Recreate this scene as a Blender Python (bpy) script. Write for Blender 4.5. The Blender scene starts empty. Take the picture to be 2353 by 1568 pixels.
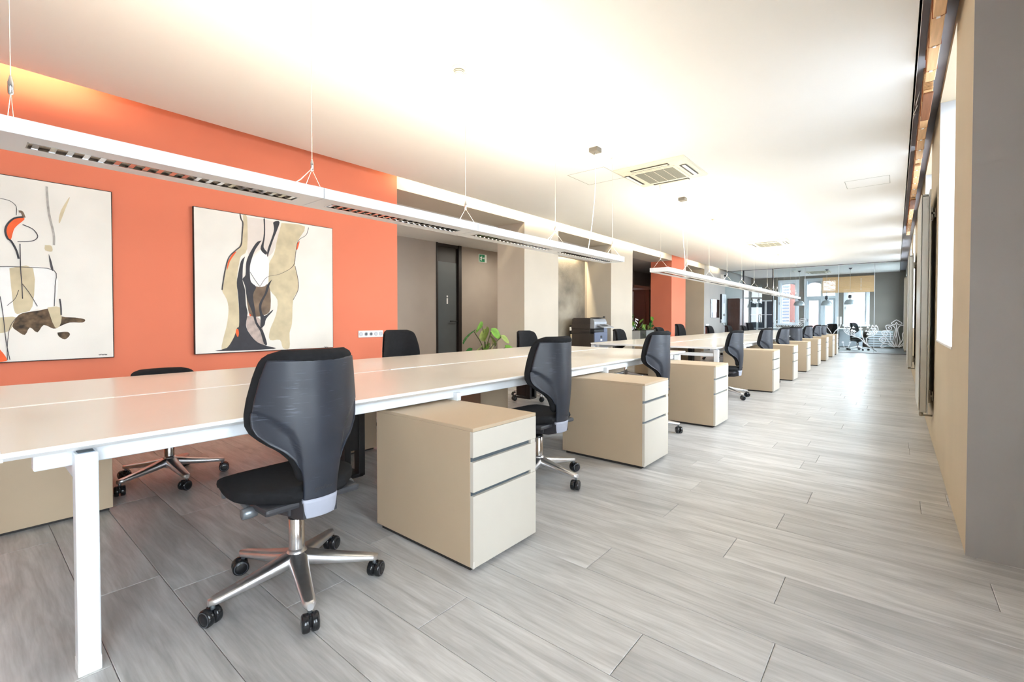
import bpy, bmesh, math, random, json
from mathutils import Vector, Matrix
random.seed(7)
S = bpy.context.scene
C = S.collection
PI = math.pi
R = math.radians

# ------------------------------------------------------------------ camera
cam_d = bpy.data.cameras.new('camera')
cam = bpy.data.objects.new('camera', cam_d)
C.objects.link(cam)
cam_d.sensor_fit = 'HORIZONTAL'
cam_d.sensor_width = 36.0
cam_d.lens = 16.248
cam_d.shift_y = -0.01358
cam_d.clip_start = 0.02
cam_d.clip_end = 300
cam.location = (0, 0, 1.12)
cam.rotation_euler = (R(90 - 1.0), 0, R(39.72))
S.camera = cam

# ------------------------------------------------------------------ world
SKY = 18.0
w = bpy.data.worlds.new('sky')
S.world = w
w.use_nodes = True
bg = w.node_tree.nodes['Background']
bg.inputs[0].default_value = (0.86, 0.94, 1.0, 1)
bg.inputs[1].default_value = SKY
UP_W = 12.5        # one pendant module, upward tube
PASS_W = 22.0
COVE_W = 3.8      # per metre of cove tube
vs = S.view_settings
vs.view_transform = 'Standard'
vs.look = 'None'
vs.exposure = 0.5
vs.gamma = 1.0
vs.use_curve_mapping = False
cy = S.cycles
cy.max_bounces = 7
cy.diffuse_bounces = 4
cy.glossy_bounces = 4
cy.transmission_bounces = 6
cy.transparent_max_bounces = 16
cy.caustics_reflective = False
cy.caustics_refractive = False
cy.sample_clamp_indirect = 6.0
cy.use_denoising = True
cy.use_adaptive_sampling = True
cy.adaptive_threshold = .15
cy.adaptive_min_samples = 16
cy.light_sampling_threshold = .02

# ------------------------------------------------------------------ materials
def srgb(r, g, b):
    f = lambda c: (c / 255 / 12.92) if c <= 10 else ((c / 255 + .055) / 1.055) ** 2.4
    return (f(r), f(g), f(b))
M = {}
def mat(name, rgb, rough=.5, metal=0, var=.06, scale=6, bump=0, bscale=200, spec=.5, coat=0, stretch=None, emit=None, alpha=None):
    m = bpy.data.materials.new(name)
    m.use_nodes = True
    nt = m.node_tree
    b = nt.nodes['Principled BSDF']
    col = srgb(*rgb)
    tc = nt.nodes.new('ShaderNodeTexCoord')
    mp = nt.nodes.new('ShaderNodeMapping')
    nt.links.new(tc.outputs['Object'], mp.inputs[0])
    if stretch: mp.inputs['Scale'].default_value = stretch
    n = nt.nodes.new('ShaderNodeTexNoise')
    n.inputs['Scale'].default_value = scale
    n.inputs['Detail'].default_value = 2
    nt.links.new(mp.outputs[0], n.inputs[0])
    r = nt.nodes.new('ShaderNodeValToRGB')
    r.color_ramp.elements[0].position = .3
    r.color_ramp.elements[1].position = .7
    r.color_ramp.elements[0].color = tuple(c * (1 - var) for c in col) + (1,)
    r.color_ramp.elements[1].color = tuple(min(1, c * (1 + var)) for c in col) + (1,)
    nt.links.new(n.outputs[0], r.inputs[0])
    nt.links.new(r.outputs[0], b.inputs['Base Color'])
    b.inputs['Roughness'].default_value = rough
    b.inputs['Metallic'].default_value = metal
    b.inputs['Specular IOR Level'].default_value = spec
    b.inputs['Coat Weight'].default_value = coat
    if bump:
        n2 = nt.nodes.new('ShaderNodeTexNoise')
        n2.inputs['Scale'].default_value = bscale
        n2.inputs['Detail'].default_value = 1
        nt.links.new(mp.outputs[0], n2.inputs[0])
        bp = nt.nodes.new('ShaderNodeBump')
        bp.inputs['Strength'].default_value = bump
        bp.inputs['Distance'].default_value = .002
        nt.links.new(n2.outputs[0], bp.inputs['Height'])
        nt.links.new(bp.outputs[0], b.inputs['Normal'])
    if emit:
        b.inputs['Emission Color'].default_value = srgb(*emit[0]) + (1,)
        b.inputs['Emission Strength'].default_value = emit[1]
        m.cycles.emission_sampling = 'NONE'   # their area lamps do the lighting
    M[name] = m
    return m

mat('orange_paint', (224, 127, 98), .75, var=.02, scale=2, bump=.08, bscale=350, spec=.25)
mat('beige_paint', (198, 188, 174), .8, var=.025, scale=2, bump=.1, bscale=350, spec=.25)
mat('sand_paint', (208, 193, 168), .8, var=.03, scale=2, bump=.1, bscale=250, spec=.25)
mat('taupe_paint', (168, 157, 146), .8, var=.03, scale=2, bump=.08, bscale=350, spec=.25)
mat('grey_paint', (168, 164, 160), .8, var=.03, scale=2, bump=.08, bscale=350, spec=.25)
mat('slate_paint', (124, 118, 110), .75, var=.04, scale=2, bump=.08, bscale=350, spec=.3)
mat('charcoal_paint', (58, 54, 52), .8, var=.05, scale=3, spec=.3)
mat('white_paint', (238, 238, 236), .7, var=.01, scale=2, spec=.3)
mat('jamb_white', (204, 208, 214), .7, var=.01, scale=2, spec=.3)
mat('ceiling_paint', (236, 234, 230), .85, var=.008, scale=1.5, spec=.2)
mat('board_grey', (150, 148, 152), .7, var=.04, scale=5, spec=.3)
mat('white_metal', (232, 236, 240), .38, var=.012, scale=4)
mat('desk_top', (238, 231, 219), .3, var=.01, scale=2, coat=.15)
mat('white_edge', (245, 246, 246), .35, var=.01, scale=4)
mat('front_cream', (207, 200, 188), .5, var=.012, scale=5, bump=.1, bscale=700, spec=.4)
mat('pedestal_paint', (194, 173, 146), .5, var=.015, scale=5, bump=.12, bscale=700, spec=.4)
mat('channel_metal', (120, 132, 142), .3, metal=.7, var=.03)
mat('plinth_dark', (48, 44, 42), .6, var=.05)
mat('chip_white', (226, 220, 212), .7, var=.06, scale=60)
mat('chair_fabric', (30, 30, 32), .9, var=.15, scale=40, bump=.5, bscale=900, spec=.25)
mat('chair_cap', (168, 172, 186), .4, var=.03, scale=20)
mat('chair_plastic', (58, 58, 62), .5, var=.08, scale=20, bump=.05)
mat('knob_grey', (128, 134, 140), .3, metal=.6, var=.05)
mat('chrome', (214, 214, 216), .16, metal=1, var=.02, scale=20)
mat('polished_alu', (232, 232, 234), .32, metal=1, var=.05, scale=25)
mat('caster_black', (20, 22, 26), .22, var=.1, spec=.6)
mat('caster_rim', (70, 72, 78), .4, var=.05)
mat('black_steel', (20, 20, 22), .35, var=.1, spec=.5)
mat('louver_alu', (200, 200, 202), .12, metal=1, var=.04, scale=60)
mat('housing_dark', (96, 88, 84), .25, metal=.8, var=.1, scale=30)
mat('wire', (225, 222, 210), .4, metal=.3, var=.02)
mat('cup_white', (246, 246, 244), .5, var=.01)
mat('junction_grey', (128, 122, 112), .5, var=.05)
mat('tube_glow', (255, 246, 226), .5, var=0, emit=((255, 244, 220), 6.0))
mat('cove_glow', (255, 240, 200), .5, var=0, emit=((255, 226, 160), 8.0))
mat('ac_cream', (226, 220, 200), .5, var=.02)
mat('ac_grille', (150, 150, 136), .6, var=.05)
mat('ac_dark', (40, 38, 34), .6, var=.05)
mat('ac_white', (240, 240, 236), .45, var=.01)
mat('frame_black', (40, 30, 24), .5, var=.1)
mat('canvas', (236, 232, 224), .85, var=.035, scale=3.5, bump=.35, bscale=500, spec=.2)
mat('paint_tan', (206, 192, 160), .8, var=.12, scale=9, bump=.3, bscale=300)
mat('paint_pale', (226, 216, 208), .8, var=.05, scale=7, bump=.3, bscale=300)
mat('paint_white', (242, 241, 238), .8, var=.02, scale=9, bump=.4, bscale=200)
mat('paint_umber', (116, 98, 82), .8, var=.5, scale=7, bump=.4, bscale=200)
mat('paint_brown', (92, 74, 54), .75, var=.75, scale=22, bump=.5, bscale=150)
mat('paint_pinkgrey', (182, 166, 158), .8, var=.2, scale=20, bump=.4, bscale=200)
mat('paint_black', (44, 43, 50), .6, var=.18, scale=14, bump=.3, bscale=200)
mat('paint_orange', (236, 98, 46), .7, var=.1, scale=14, bump=.3, bscale=200)
mat('paint_line', (78, 76, 80), .8, var=.3, scale=30)
mat('paint_faint', (176, 172, 166), .8, var=.2, scale=30)
mat('socket_white', (240, 240, 240), .4, var=.01)
mat('socket_grey', (196, 198, 204), .4, var=.02)
mat('sign_green', (18, 128, 84), .5, var=.04)
mat('sign_white', (236, 242, 236), .5, var=.01)
mat('door_frost', (86, 92, 94), .45, var=.05, scale=3)
mat('door_dark', (46, 40, 36), .35, var=.1, scale=3, spec=.25)
mat('door_frame', (34, 28, 26), .5, var=.1)
mat('leaf_green', (112, 158, 58), .5, var=.35, scale=9)
mat('leaf_dark', (44, 112, 46), .4, var=.3, scale=9)
mat('leaf_pale', (150, 168, 92), .55, var=.25, scale=9)
mat('stem_green', (84, 84, 52), .7, var=.2)
mat('dry_root', (206, 188, 148), .8, var=.2, scale=40)
mat('pot_grey', (112, 114, 112), .6, var=.06)
mat('soil', (52, 40, 32), .95, var=.3, scale=40)
mat('copier_brown', (62, 54, 50), .5, var=.06, scale=30, bump=.1)
mat('copier_blue', (104, 112, 136), .45, var=.04)
mat('copier_silver', (160, 164, 172), .35, metal=.3, var=.04)
mat('copier_black', (26, 26, 30), .4, var=.1)
mat('rad_grey', (188, 186, 176), .38, var=.015)
mat('rad_dark', (70, 64, 58), .6, var=.05)
mat('valve_metal', (150, 142, 126), .35, metal=.7, var=.05)
mat('blind_wood', (222, 178, 128), .6, var=.1, scale=5, stretch=(14, 1, 14))
mat('blind_dark', (128, 78, 44), .6, var=.15, scale=5, stretch=(14, 1, 14))
mat('blind_cord', (170, 90, 56), .8, var=.1)
mat('mirror_face', (225, 228, 232), .04, metal=1, var=0)
mat('mahogany', (92, 48, 36), .45, var=.2, scale=5, stretch=(10, 10, 1))
mat('cabinet_white', (226, 228, 230), .5, var=.02)
mat('cabinet_grey', (188, 194, 200), .5, var=.02)
mat('glass_dark', (66, 72, 80), .12, var=.05, spec=.7)
mat('frame_dark', (48, 50, 56), .35, metal=.5, var=.05)
mat('pendant_silver', (188, 192, 196), .35, metal=.35, var=.02)
mat('pendant_inner', (240, 240, 238), .5, var=.01)
mat('pendant_cap', (84, 86, 92), .45, var=.05)
mat('window_white', (236, 238, 242), .45, var=.01)
mat('window_grey', (196, 202, 206), .5, var=.01)
mat('etch', (236, 240, 244), .7, var=.01)
mat('etch_grey', (196, 202, 206), .7, var=.01)
mat('print_white', (240, 240, 240), .6, var=.0)
mat('red_plaster', (92, 56, 50), .9, var=.08, scale=3)
mat('shutter_grey', (66, 68, 78), .7, var=.05)
mat('roof_slate', (66, 67, 76), .8, var=.1, scale=8)
mat('roof_red', (88, 62, 62), .8, var=.1, scale=4, stretch=(30, 1, 1))
mat('render_white', (150, 150, 150), .9, var=.03)
mat('asphalt', (120, 120, 122), .95, var=.1, scale=1)
mat('curtain_black', (44, 44, 48), .9, var=.1, scale=10, stretch=(20, 20, 1))
mat('brass_tan', (150, 110, 60), .6, var=.1)

def shell_mat():
    m = mat('chair_shell', (36, 41, 52), .43, var=.12, scale=9, bump=.05, bscale=160, spec=.6)
    nt = m.node_tree; L = nt.links; b = nt.nodes['Principled BSDF']
    src = b.inputs['Base Color'].links[0].from_socket
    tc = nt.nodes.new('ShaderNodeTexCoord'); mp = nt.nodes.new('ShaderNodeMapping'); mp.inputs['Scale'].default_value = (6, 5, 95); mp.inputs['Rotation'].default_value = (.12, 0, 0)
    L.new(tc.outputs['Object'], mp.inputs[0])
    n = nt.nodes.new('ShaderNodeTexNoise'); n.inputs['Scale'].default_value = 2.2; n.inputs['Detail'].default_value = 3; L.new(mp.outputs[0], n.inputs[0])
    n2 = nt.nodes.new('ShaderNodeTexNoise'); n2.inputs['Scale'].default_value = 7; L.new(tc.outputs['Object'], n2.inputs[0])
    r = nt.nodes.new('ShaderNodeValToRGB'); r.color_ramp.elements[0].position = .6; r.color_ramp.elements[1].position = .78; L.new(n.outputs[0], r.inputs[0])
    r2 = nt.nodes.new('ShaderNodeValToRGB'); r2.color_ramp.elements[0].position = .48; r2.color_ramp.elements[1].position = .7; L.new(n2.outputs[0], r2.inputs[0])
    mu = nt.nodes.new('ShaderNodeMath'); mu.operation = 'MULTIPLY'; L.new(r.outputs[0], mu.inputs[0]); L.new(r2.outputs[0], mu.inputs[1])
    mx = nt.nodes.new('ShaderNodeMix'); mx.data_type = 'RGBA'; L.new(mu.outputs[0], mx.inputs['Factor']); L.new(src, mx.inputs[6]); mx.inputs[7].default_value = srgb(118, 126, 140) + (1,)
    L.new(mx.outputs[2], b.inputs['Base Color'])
shell_mat()
def stone():
    m = bpy.data.materials.new('stone_slab'); m.use_nodes = True
    nt = m.node_tree; b = nt.nodes['Principled BSDF']
    tc = nt.nodes.new('ShaderNodeTexCoord')
    n = nt.nodes.new('ShaderNodeTexNoise'); n.inputs['Scale'].default_value = 1.6; n.inputs['Detail'].default_value = 9; n.inputs['Distortion'].default_value = .35
    nt.links.new(tc.outputs['Object'], n.inputs[0])
    r = nt.nodes.new('ShaderNodeValToRGB')
    e = r.color_ramp.elements
    e[0].position = .3; e[0].color = srgb(96, 88, 78) + (1,)
    e[1].position = .72; e[1].color = srgb(164, 154, 138) + (1,)
    nt.links.new(n.outputs[0], r.inputs[0]); nt.links.new(r.outputs[0], b.inputs['Base Color'])
    wv = nt.nodes.new('ShaderNodeTexNoise'); wv.inputs['Scale'].default_value = 26; wv.inputs['Detail'].default_value = 6
    nt.links.new(tc.outputs['Object'], wv.inputs[0])
    bp = nt.nodes.new('ShaderNodeBump'); bp.inputs['Strength'].default_value = .5; bp.inputs['Distance'].default_value = .006
    nt.links.new(wv.outputs[0], bp.inputs['Height']); nt.links.new(bp.outputs[0], b.inputs['Normal'])
    b.inputs['Roughness'].default_value = .65
    M['stone_slab'] = m
stone()

def glass(name, tint, ior=1.45, rough=.0, haze=0.0):
    m = bpy.data.materials.new(name); m.use_nodes = True
    nt = m.node_tree
    nt.nodes.remove(nt.nodes['Principled BSDF'])
    out = nt.nodes['Material Output']
    t = nt.nodes.new('ShaderNodeBsdfTransparent'); t.inputs[0].default_value = tint + (1,)
    g = nt.nodes.new('ShaderNodeBsdfGlossy'); g.inputs['Roughness'].default_value = rough
    fr = nt.nodes.new('ShaderNodeFresnel'); fr.inputs[0].default_value = ior
    n = nt.nodes.new('ShaderNodeTexNoise'); n.inputs['Scale'].default_value = .7
    bp = nt.nodes.new('ShaderNodeBump'); bp.inputs['Strength'].default_value = .02
    nt.links.new(n.outputs[0], bp.inputs['Height']); nt.links.new(bp.outputs[0], g.inputs['Normal'])
    mx = nt.nodes.new('ShaderNodeMixShader')
    ge = nt.nodes.new('ShaderNodeNewGeometry')
    iv = nt.nodes.new('ShaderNodeMath'); iv.operation = 'SUBTRACT'; iv.inputs[0].default_value = 1.0; nt.links.new(ge.outputs['Backfacing'], iv.inputs[1])
    ml = nt.nodes.new('ShaderNodeMath'); ml.operation = 'MULTIPLY'; nt.links.new(fr.outputs[0], ml.inputs[0]); nt.links.new(iv.outputs[0], ml.inputs[1])
    nt.links.new(ml.outputs[0], mx.inputs[0]); nt.links.new(t.outputs[0], mx.inputs[1]); nt.links.new(g.outputs[0], mx.inputs[2])
    nt.links.new(mx.outputs[0], out.inputs[0])
    M[name] = m
glass('window_glass', (.97, .985, 1.0))
glass('screen_glass', (.90, .95, .96))

def plank_mat():
    m = bpy.data.materials.new('oak_plank'); m.use_nodes = True
    nt = m.node_tree; L = nt.links; b = nt.nodes['Principled BSDF']
    N = nt.nodes.new
    geo = N('ShaderNodeNewGeometry'); oi = N('ShaderNodeObjectInfo')
    add = N('ShaderNodeMath'); add.operation = 'ADD'
    L.new(oi.outputs['Random'], add.inputs[0]); L.new(geo.outputs['Random Per Island'], add.inputs[1])
    fr = N('ShaderNodeMath'); fr.operation = 'FRACT'; L.new(add.outputs[0], fr.inputs[0])
    off = N('ShaderNodeMath'); off.operation = 'MULTIPLY'; off.inputs[1].default_value = 53.0; L.new(fr.outputs[0], off.inputs[0])
    cmb = N('ShaderNodeCombineXYZ'); L.new(off.outputs[0], cmb.inputs[2]); L.new(off.outputs[0], cmb.inputs[0])
    va = N('ShaderNodeVectorMath'); va.operation = 'ADD'; L.new(geo.outputs['Position'], va.inputs[0]); L.new(cmb.outputs[0], va.inputs[1])
    mp = N('ShaderNodeMapping'); mp.inputs['Scale'].default_value = (.9, 6.5, 1); L.new(va.outputs[0], mp.inputs[0])
    n1 = N('ShaderNodeTexNoise'); n1.inputs['Scale'].default_value = 2.4; n1.inputs['Detail'].default_value = 7; n1.inputs['Distortion'].default_value = .9; L.new(mp.outputs[0], n1.inputs[0])
    mp2 = N('ShaderNodeMapping'); mp2.inputs['Scale'].default_value = (3.5, 60, 1); L.new(va.outputs[0], mp2.inputs[0])
    n2 = N('ShaderNodeTexNoise'); n2.inputs['Scale'].default_value = 3; n2.inputs['Detail'].default_value = 6; L.new(mp2.outputs[0], n2.inputs[0])
    mp3 = N('ShaderNodeMapping'); mp3.inputs['Scale'].default_value = (.55, 2.6, 1); L.new(va.outputs[0], mp3.inputs[0])
    n3 = N('ShaderNodeTexNoise'); n3.inputs['Scale'].default_value = 1.6; n3.inputs['Detail'].default_value = 2; L.new(mp3.outputs[0], n3.inputs[0])
    wv = N('ShaderNodeTexWave'); wv.bands_direction = 'Y'; wv.inputs['Scale'].default_value = 9; wv.inputs['Distortion'].default_value = 9; wv.inputs['Detail'].default_value = 3; wv.inputs['Detail Scale'].default_value = 1.3
    mp4 = N('ShaderNodeMapping'); mp4.inputs['Scale'].default_value = (.35, 1.6, 1); L.new(va.outputs[0], mp4.inputs[0]); L.new(mp4.outputs[0], wv.inputs[0])
    r1 = N('ShaderNodeValToRGB'); e = r1.color_ramp.elements
    e[0].position = .28; e[0].color = srgb(170, 169, 168) + (1,)
    e[1].position = .72; e[1].color = srgb(213, 212, 211) + (1,)
    L.new(n1.outputs[0], r1.inputs[0])
    mx1 = N('ShaderNodeMix'); mx1.data_type = 'RGBA'; mx1.blend_type = 'MULTIPLY'; mx1.inputs['Factor'].default_value = .5
    r2 = N('ShaderNodeValToRGB'); e = r2.color_ramp.elements
    e[0].position = .35; e[0].color = (.84, .835, .83, 1); e[1].position = .6; e[1].color = (1, 1, 1, 1)
    L.new(n2.outputs[0], r2.inputs[0])
    L.new(r1.outputs[0], mx1.inputs[6]); L.new(r2.outputs[0], mx1.inputs[7])
    mx2 = N('ShaderNodeMix'); mx2.data_type = 'RGBA'; mx2.blend_type = 'MULTIPLY'; mx2.inputs['Factor'].default_value = .22
    r3 = N('ShaderNodeValToRGB'); e = r3.color_ramp.elements
    e[0].position = .1; e[0].color = (.72, .7, .68, 1); e[1].position = .55; e[1].color = (1, 1, 1, 1)
    L.new(wv.outputs[0], r3.inputs[0])
    L.new(mx1.outputs[2], mx2.inputs[6]); L.new(r3.outputs[0], mx2.inputs[7])
    # plank to plank tone
    rt = N('ShaderNodeValToRGB'); e = rt.color_ramp.elements
    e[0].color = (.85, .845, .84, 1); e[1].color = (1.06, 1.05, 1.04, 1)
    L.new(fr.outputs[0], rt.inputs[0])
    mx3 = N('ShaderNodeMix'); mx3.data_type = 'RGBA'; mx3.blend_type = 'MULTIPLY'; mx3.inputs['Factor'].default_value = 1
    L.new(mx2.outputs[2], mx3.inputs[6]); L.new(rt.outputs[0], mx3.inputs[7])
    L.new(mx3.outputs[2], b.inputs['Base Color'])
    rr = N('ShaderNodeMapRange'); rr.inputs[3].default_value = .26; rr.inputs[4].default_value = .42; L.new(n3.outputs[0], rr.inputs[0])
    L.new(rr.outputs[0], b.inputs['Roughness'])
    bp = N('ShaderNodeBump'); bp.inputs['Strength'].default_value = .15; bp.inputs['Distance'].default_value = .0015
    L.new(n2.outputs[0], bp.inputs['Height']); L.new(bp.outputs[0], b.inputs['Normal'])
    b.inputs['Specular IOR Level'].default_value = .5
    M['oak_plank'] = m
plank_mat()

# ------------------------------------------------------------------ mesh building
class MB:
    def __init__(s): s.v = []; s.f = []; s.sm = []
    def add(s, vs_, fs, smooth=False):
        o = len(s.v); s.v += [tuple(p) for p in vs_]
        for f in fs: s.f.append(tuple(i + o for i in f)); s.sm.append(smooth)
        return s
    def box(s, x0, x1, y0, y1, z0, z1, c=0):
        if c <= 0:
            vs_ = [(x, y, z) for x in (x0, x1) for y in (y0, y1) for z in (z0, z1)]
            fs = [(0, 1, 3, 2), (4, 6, 7, 5), (0, 4, 5, 1), (2, 3, 7, 6), (0, 2, 6, 4), (1, 5, 7, 3)]
            return s.add(vs_, fs)
        bm = bmesh.new()
        bmesh.ops.create_cube(bm, size=1)
        for v in bm.verts: v.co = ((x0 + x1) / 2 + v.co.x * (x1 - x0), (y0 + y1) / 2 + v.co.y * (y1 - y0), (z0 + z1) / 2 + v.co.z * (z1 - z0))
        bmesh.ops.bevel(bm, geom=bm.edges[:], offset=c, segments=2 if c > .006 else 1, profile=.6, affect='EDGES')
        return s.bm(bm)
    def bm(s, bm, smooth=False):
        bm.verts.index_update()
        s.add([v.co for v in bm.verts], [[v.index for v in f.verts] for f in bm.faces], smooth)
        bm.free(); return s
    def prism(s, pts, z0, z1, axis='z'):
        n = len(pts)
        def P(a, b, h):
            return (a, b, h) if axis == 'z' else ((h, a, b) if axis == 'x' else (a, h, b))
        vs_ = [P(a, b, z0) for a, b in pts] + [P(a, b, z1) for a, b in pts]
        fs = [tuple(range(n))[::-1], tuple(range(n, 2 * n))] + [(i, (i + 1) % n, n + (i + 1) % n, n + i) for i in range(n)]
        return s.add(vs_, fs)
    def rings(s, rs, smooth=True, cap=True, close=True):
        n = len(rs[0]); o = len(s.v)
        vs_ = [p for r in rs for p in r]; fs = []
        for i in range(len(rs) - 1):
            for j in range(n if close else n - 1):
                k = (j + 1) % n
                fs.append((i * n + j, i * n + k, (i + 1) * n + k, (i + 1) * n + j))
        s.add(vs_, fs, smooth)
        if cap:
            m = len(rs) - 1
            s.f.append(tuple(o + j for j in range(n))[::-1]); s.sm.append(False)
            s.f.append(tuple(o + m * n + j for j in range(n))); s.sm.append(False)
        return s
    def lathe(s, prof, c=(0, 0, 0), n=20, axis='z', smooth=True, cap=True):
        rs = []
        for r, h in prof:
            ring = []
            for k in range(n):
                a = 2 * PI * k / n
                p = (r * math.cos(a), r * math.sin(a), h)
                if axis == 'x': p = (p[2], p[0], p[1])
                elif axis == 'y': p = (p[1], p[2], p[0])
                ring.append((p[0] + c[0], p[1] + c[1], p[2] + c[2]))
            rs.append(ring)
        return s.rings(rs, smooth, cap)
    def tube(s, pts, r, n=8, smooth=True):
        pts = [Vector(p) for p in pts]; rs = []
        for i, p in enumerate(pts):
            d = (pts[min(i + 1, len(pts) - 1)] - pts[max(i - 1, 0)]).normalized()
            u = d.cross(Vector((0, 0, 1)) if abs(d.z) < .95 else Vector((1, 0, 0))).normalized(); v = d.cross(u)
            rr = r[i] if isinstance(r, (list, tuple)) else r
            rs.append([tuple(p + (u * math.cos(2 * PI * k / n) + v * math.sin(2 * PI * k / n)) * rr) for k in range(n)])
        return s.rings(rs, smooth)
    def ribbon(s, pts, wd, fn, th):
        """flat stroke: pts 2d, fn(a,b,h)->3d, th thickness"""
        n = len(pts); lf = []; rt = []
        for i in range(n):
            a = Vector(pts[max(i - 1, 0)]); b = Vector(pts[min(i + 1, n - 1)])
            d = (b - a)
            d = d.normalized() if d.length > 1e-9 else Vector((1, 0))
            q = Vector((-d.y, d.x)) * wd / 2; p = Vector(pts[i])
            lf.append(p + q); rt.append(p - q)
        o = []
        for h in (0, th):
            for i in range(n): o.append(fn(lf[i].x, lf[i].y, h)); o.append(fn(rt[i].x, rt[i].y, h))
        fs = []
        for i in range(n - 1):
            a = 2 * i; k = 2 * n
            fs.append((k + a, k + a + 1, k + a + 3, k + a + 2))
            fs.append((a, a + 2, k + a + 2, k + a)); fs.append((a + 1, k + a + 1, k + a + 3, a + 3))
        return s.add(o, fs)
    def build(s, name, m=None, parent=None, loc=None):
        me = bpy.data.meshes.new(name)
        me.from_pydata(s.v, [], s.f)
        me.polygons.foreach_set('use_smooth', s.sm)
        me.validate(); me.update()
        bm = bmesh.new(); bm.from_mesh(me); bmesh.ops.recalc_face_normals(bm, faces=bm.faces[:]); bm.to_mesh(me); bm.free()
        if m: me.materials.append(M[m])
        o = bpy.data.objects.new(name, me); C.objects.link(o)
        if parent: o.parent = parent
        if loc: o.location = loc
        return o

def smooth_pts(pts, k=4, closed=False):
    out = []; n = len(pts)
    for i in range(n - 1):
        p0 = Vector(pts[max(i - 1, 0)]); p1 = Vector(pts[i]); p2 = Vector(pts[i + 1]); p3 = Vector(pts[min(i + 2, n - 1)])
        for j in range(k):
            t = j / k
            out.append(tuple(.5 * ((2 * p1) + (p2 - p0) * t + (2 * p0 - 5 * p1 + 4 * p2 - p3) * t * t + (3 * p1 - p0 - 3 * p2 + p3) * t ** 3)))
    out.append(tuple(pts[-1])); return out

def empty(name, loc=(0, 0, 0), rz=0):
    o = bpy.data.objects.new(name, None); C.objects.link(o)
    o.empty_display_size = .1; o.location = loc; o.rotation_euler = (0, 0, rz); return o
def tag(o, label=None, cat=None, group=None, kind=None):
    if label: o['label'] = label
    if cat: o['category'] = cat
    if group: o['group'] = group
    if kind: o['kind'] = kind
    return o
def kids(o): return KID.get(o.name, [])
def tree_copy(o, parent=None, children=None):
    c = o.copy(); C.objects.link(c); c.parent = parent
    ch = children if children is not None else [x for x in C.objects if x.parent == o]
    for x in ch:
        y = x.copy(); C.objects.link(y); y.parent = c
        for z in [q for q in x.children]:
            y2 = z.copy(); C.objects.link(y2); y2.parent = y
    return c
def area(name, loc, rot, sx, sy, watt, col, parent=None):
    l = bpy.data.lights.new(name, 'AREA'); l.shape = 'RECTANGLE'; l.size = sx; l.size_y = sy; l.energy = watt; l.color = col
    o = bpy.data.objects.new(name, l); C.objects.link(o); o.location = loc; o.rotation_euler = rot
    if parent: o.parent = parent
    return o
def portal(loc, rot, sx, sy, parent):
    o = area('portal', loc, rot, sx, sy, 1, (1, 1, 1), parent)
    o.data.cycles.is_portal = True
    return o

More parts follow.
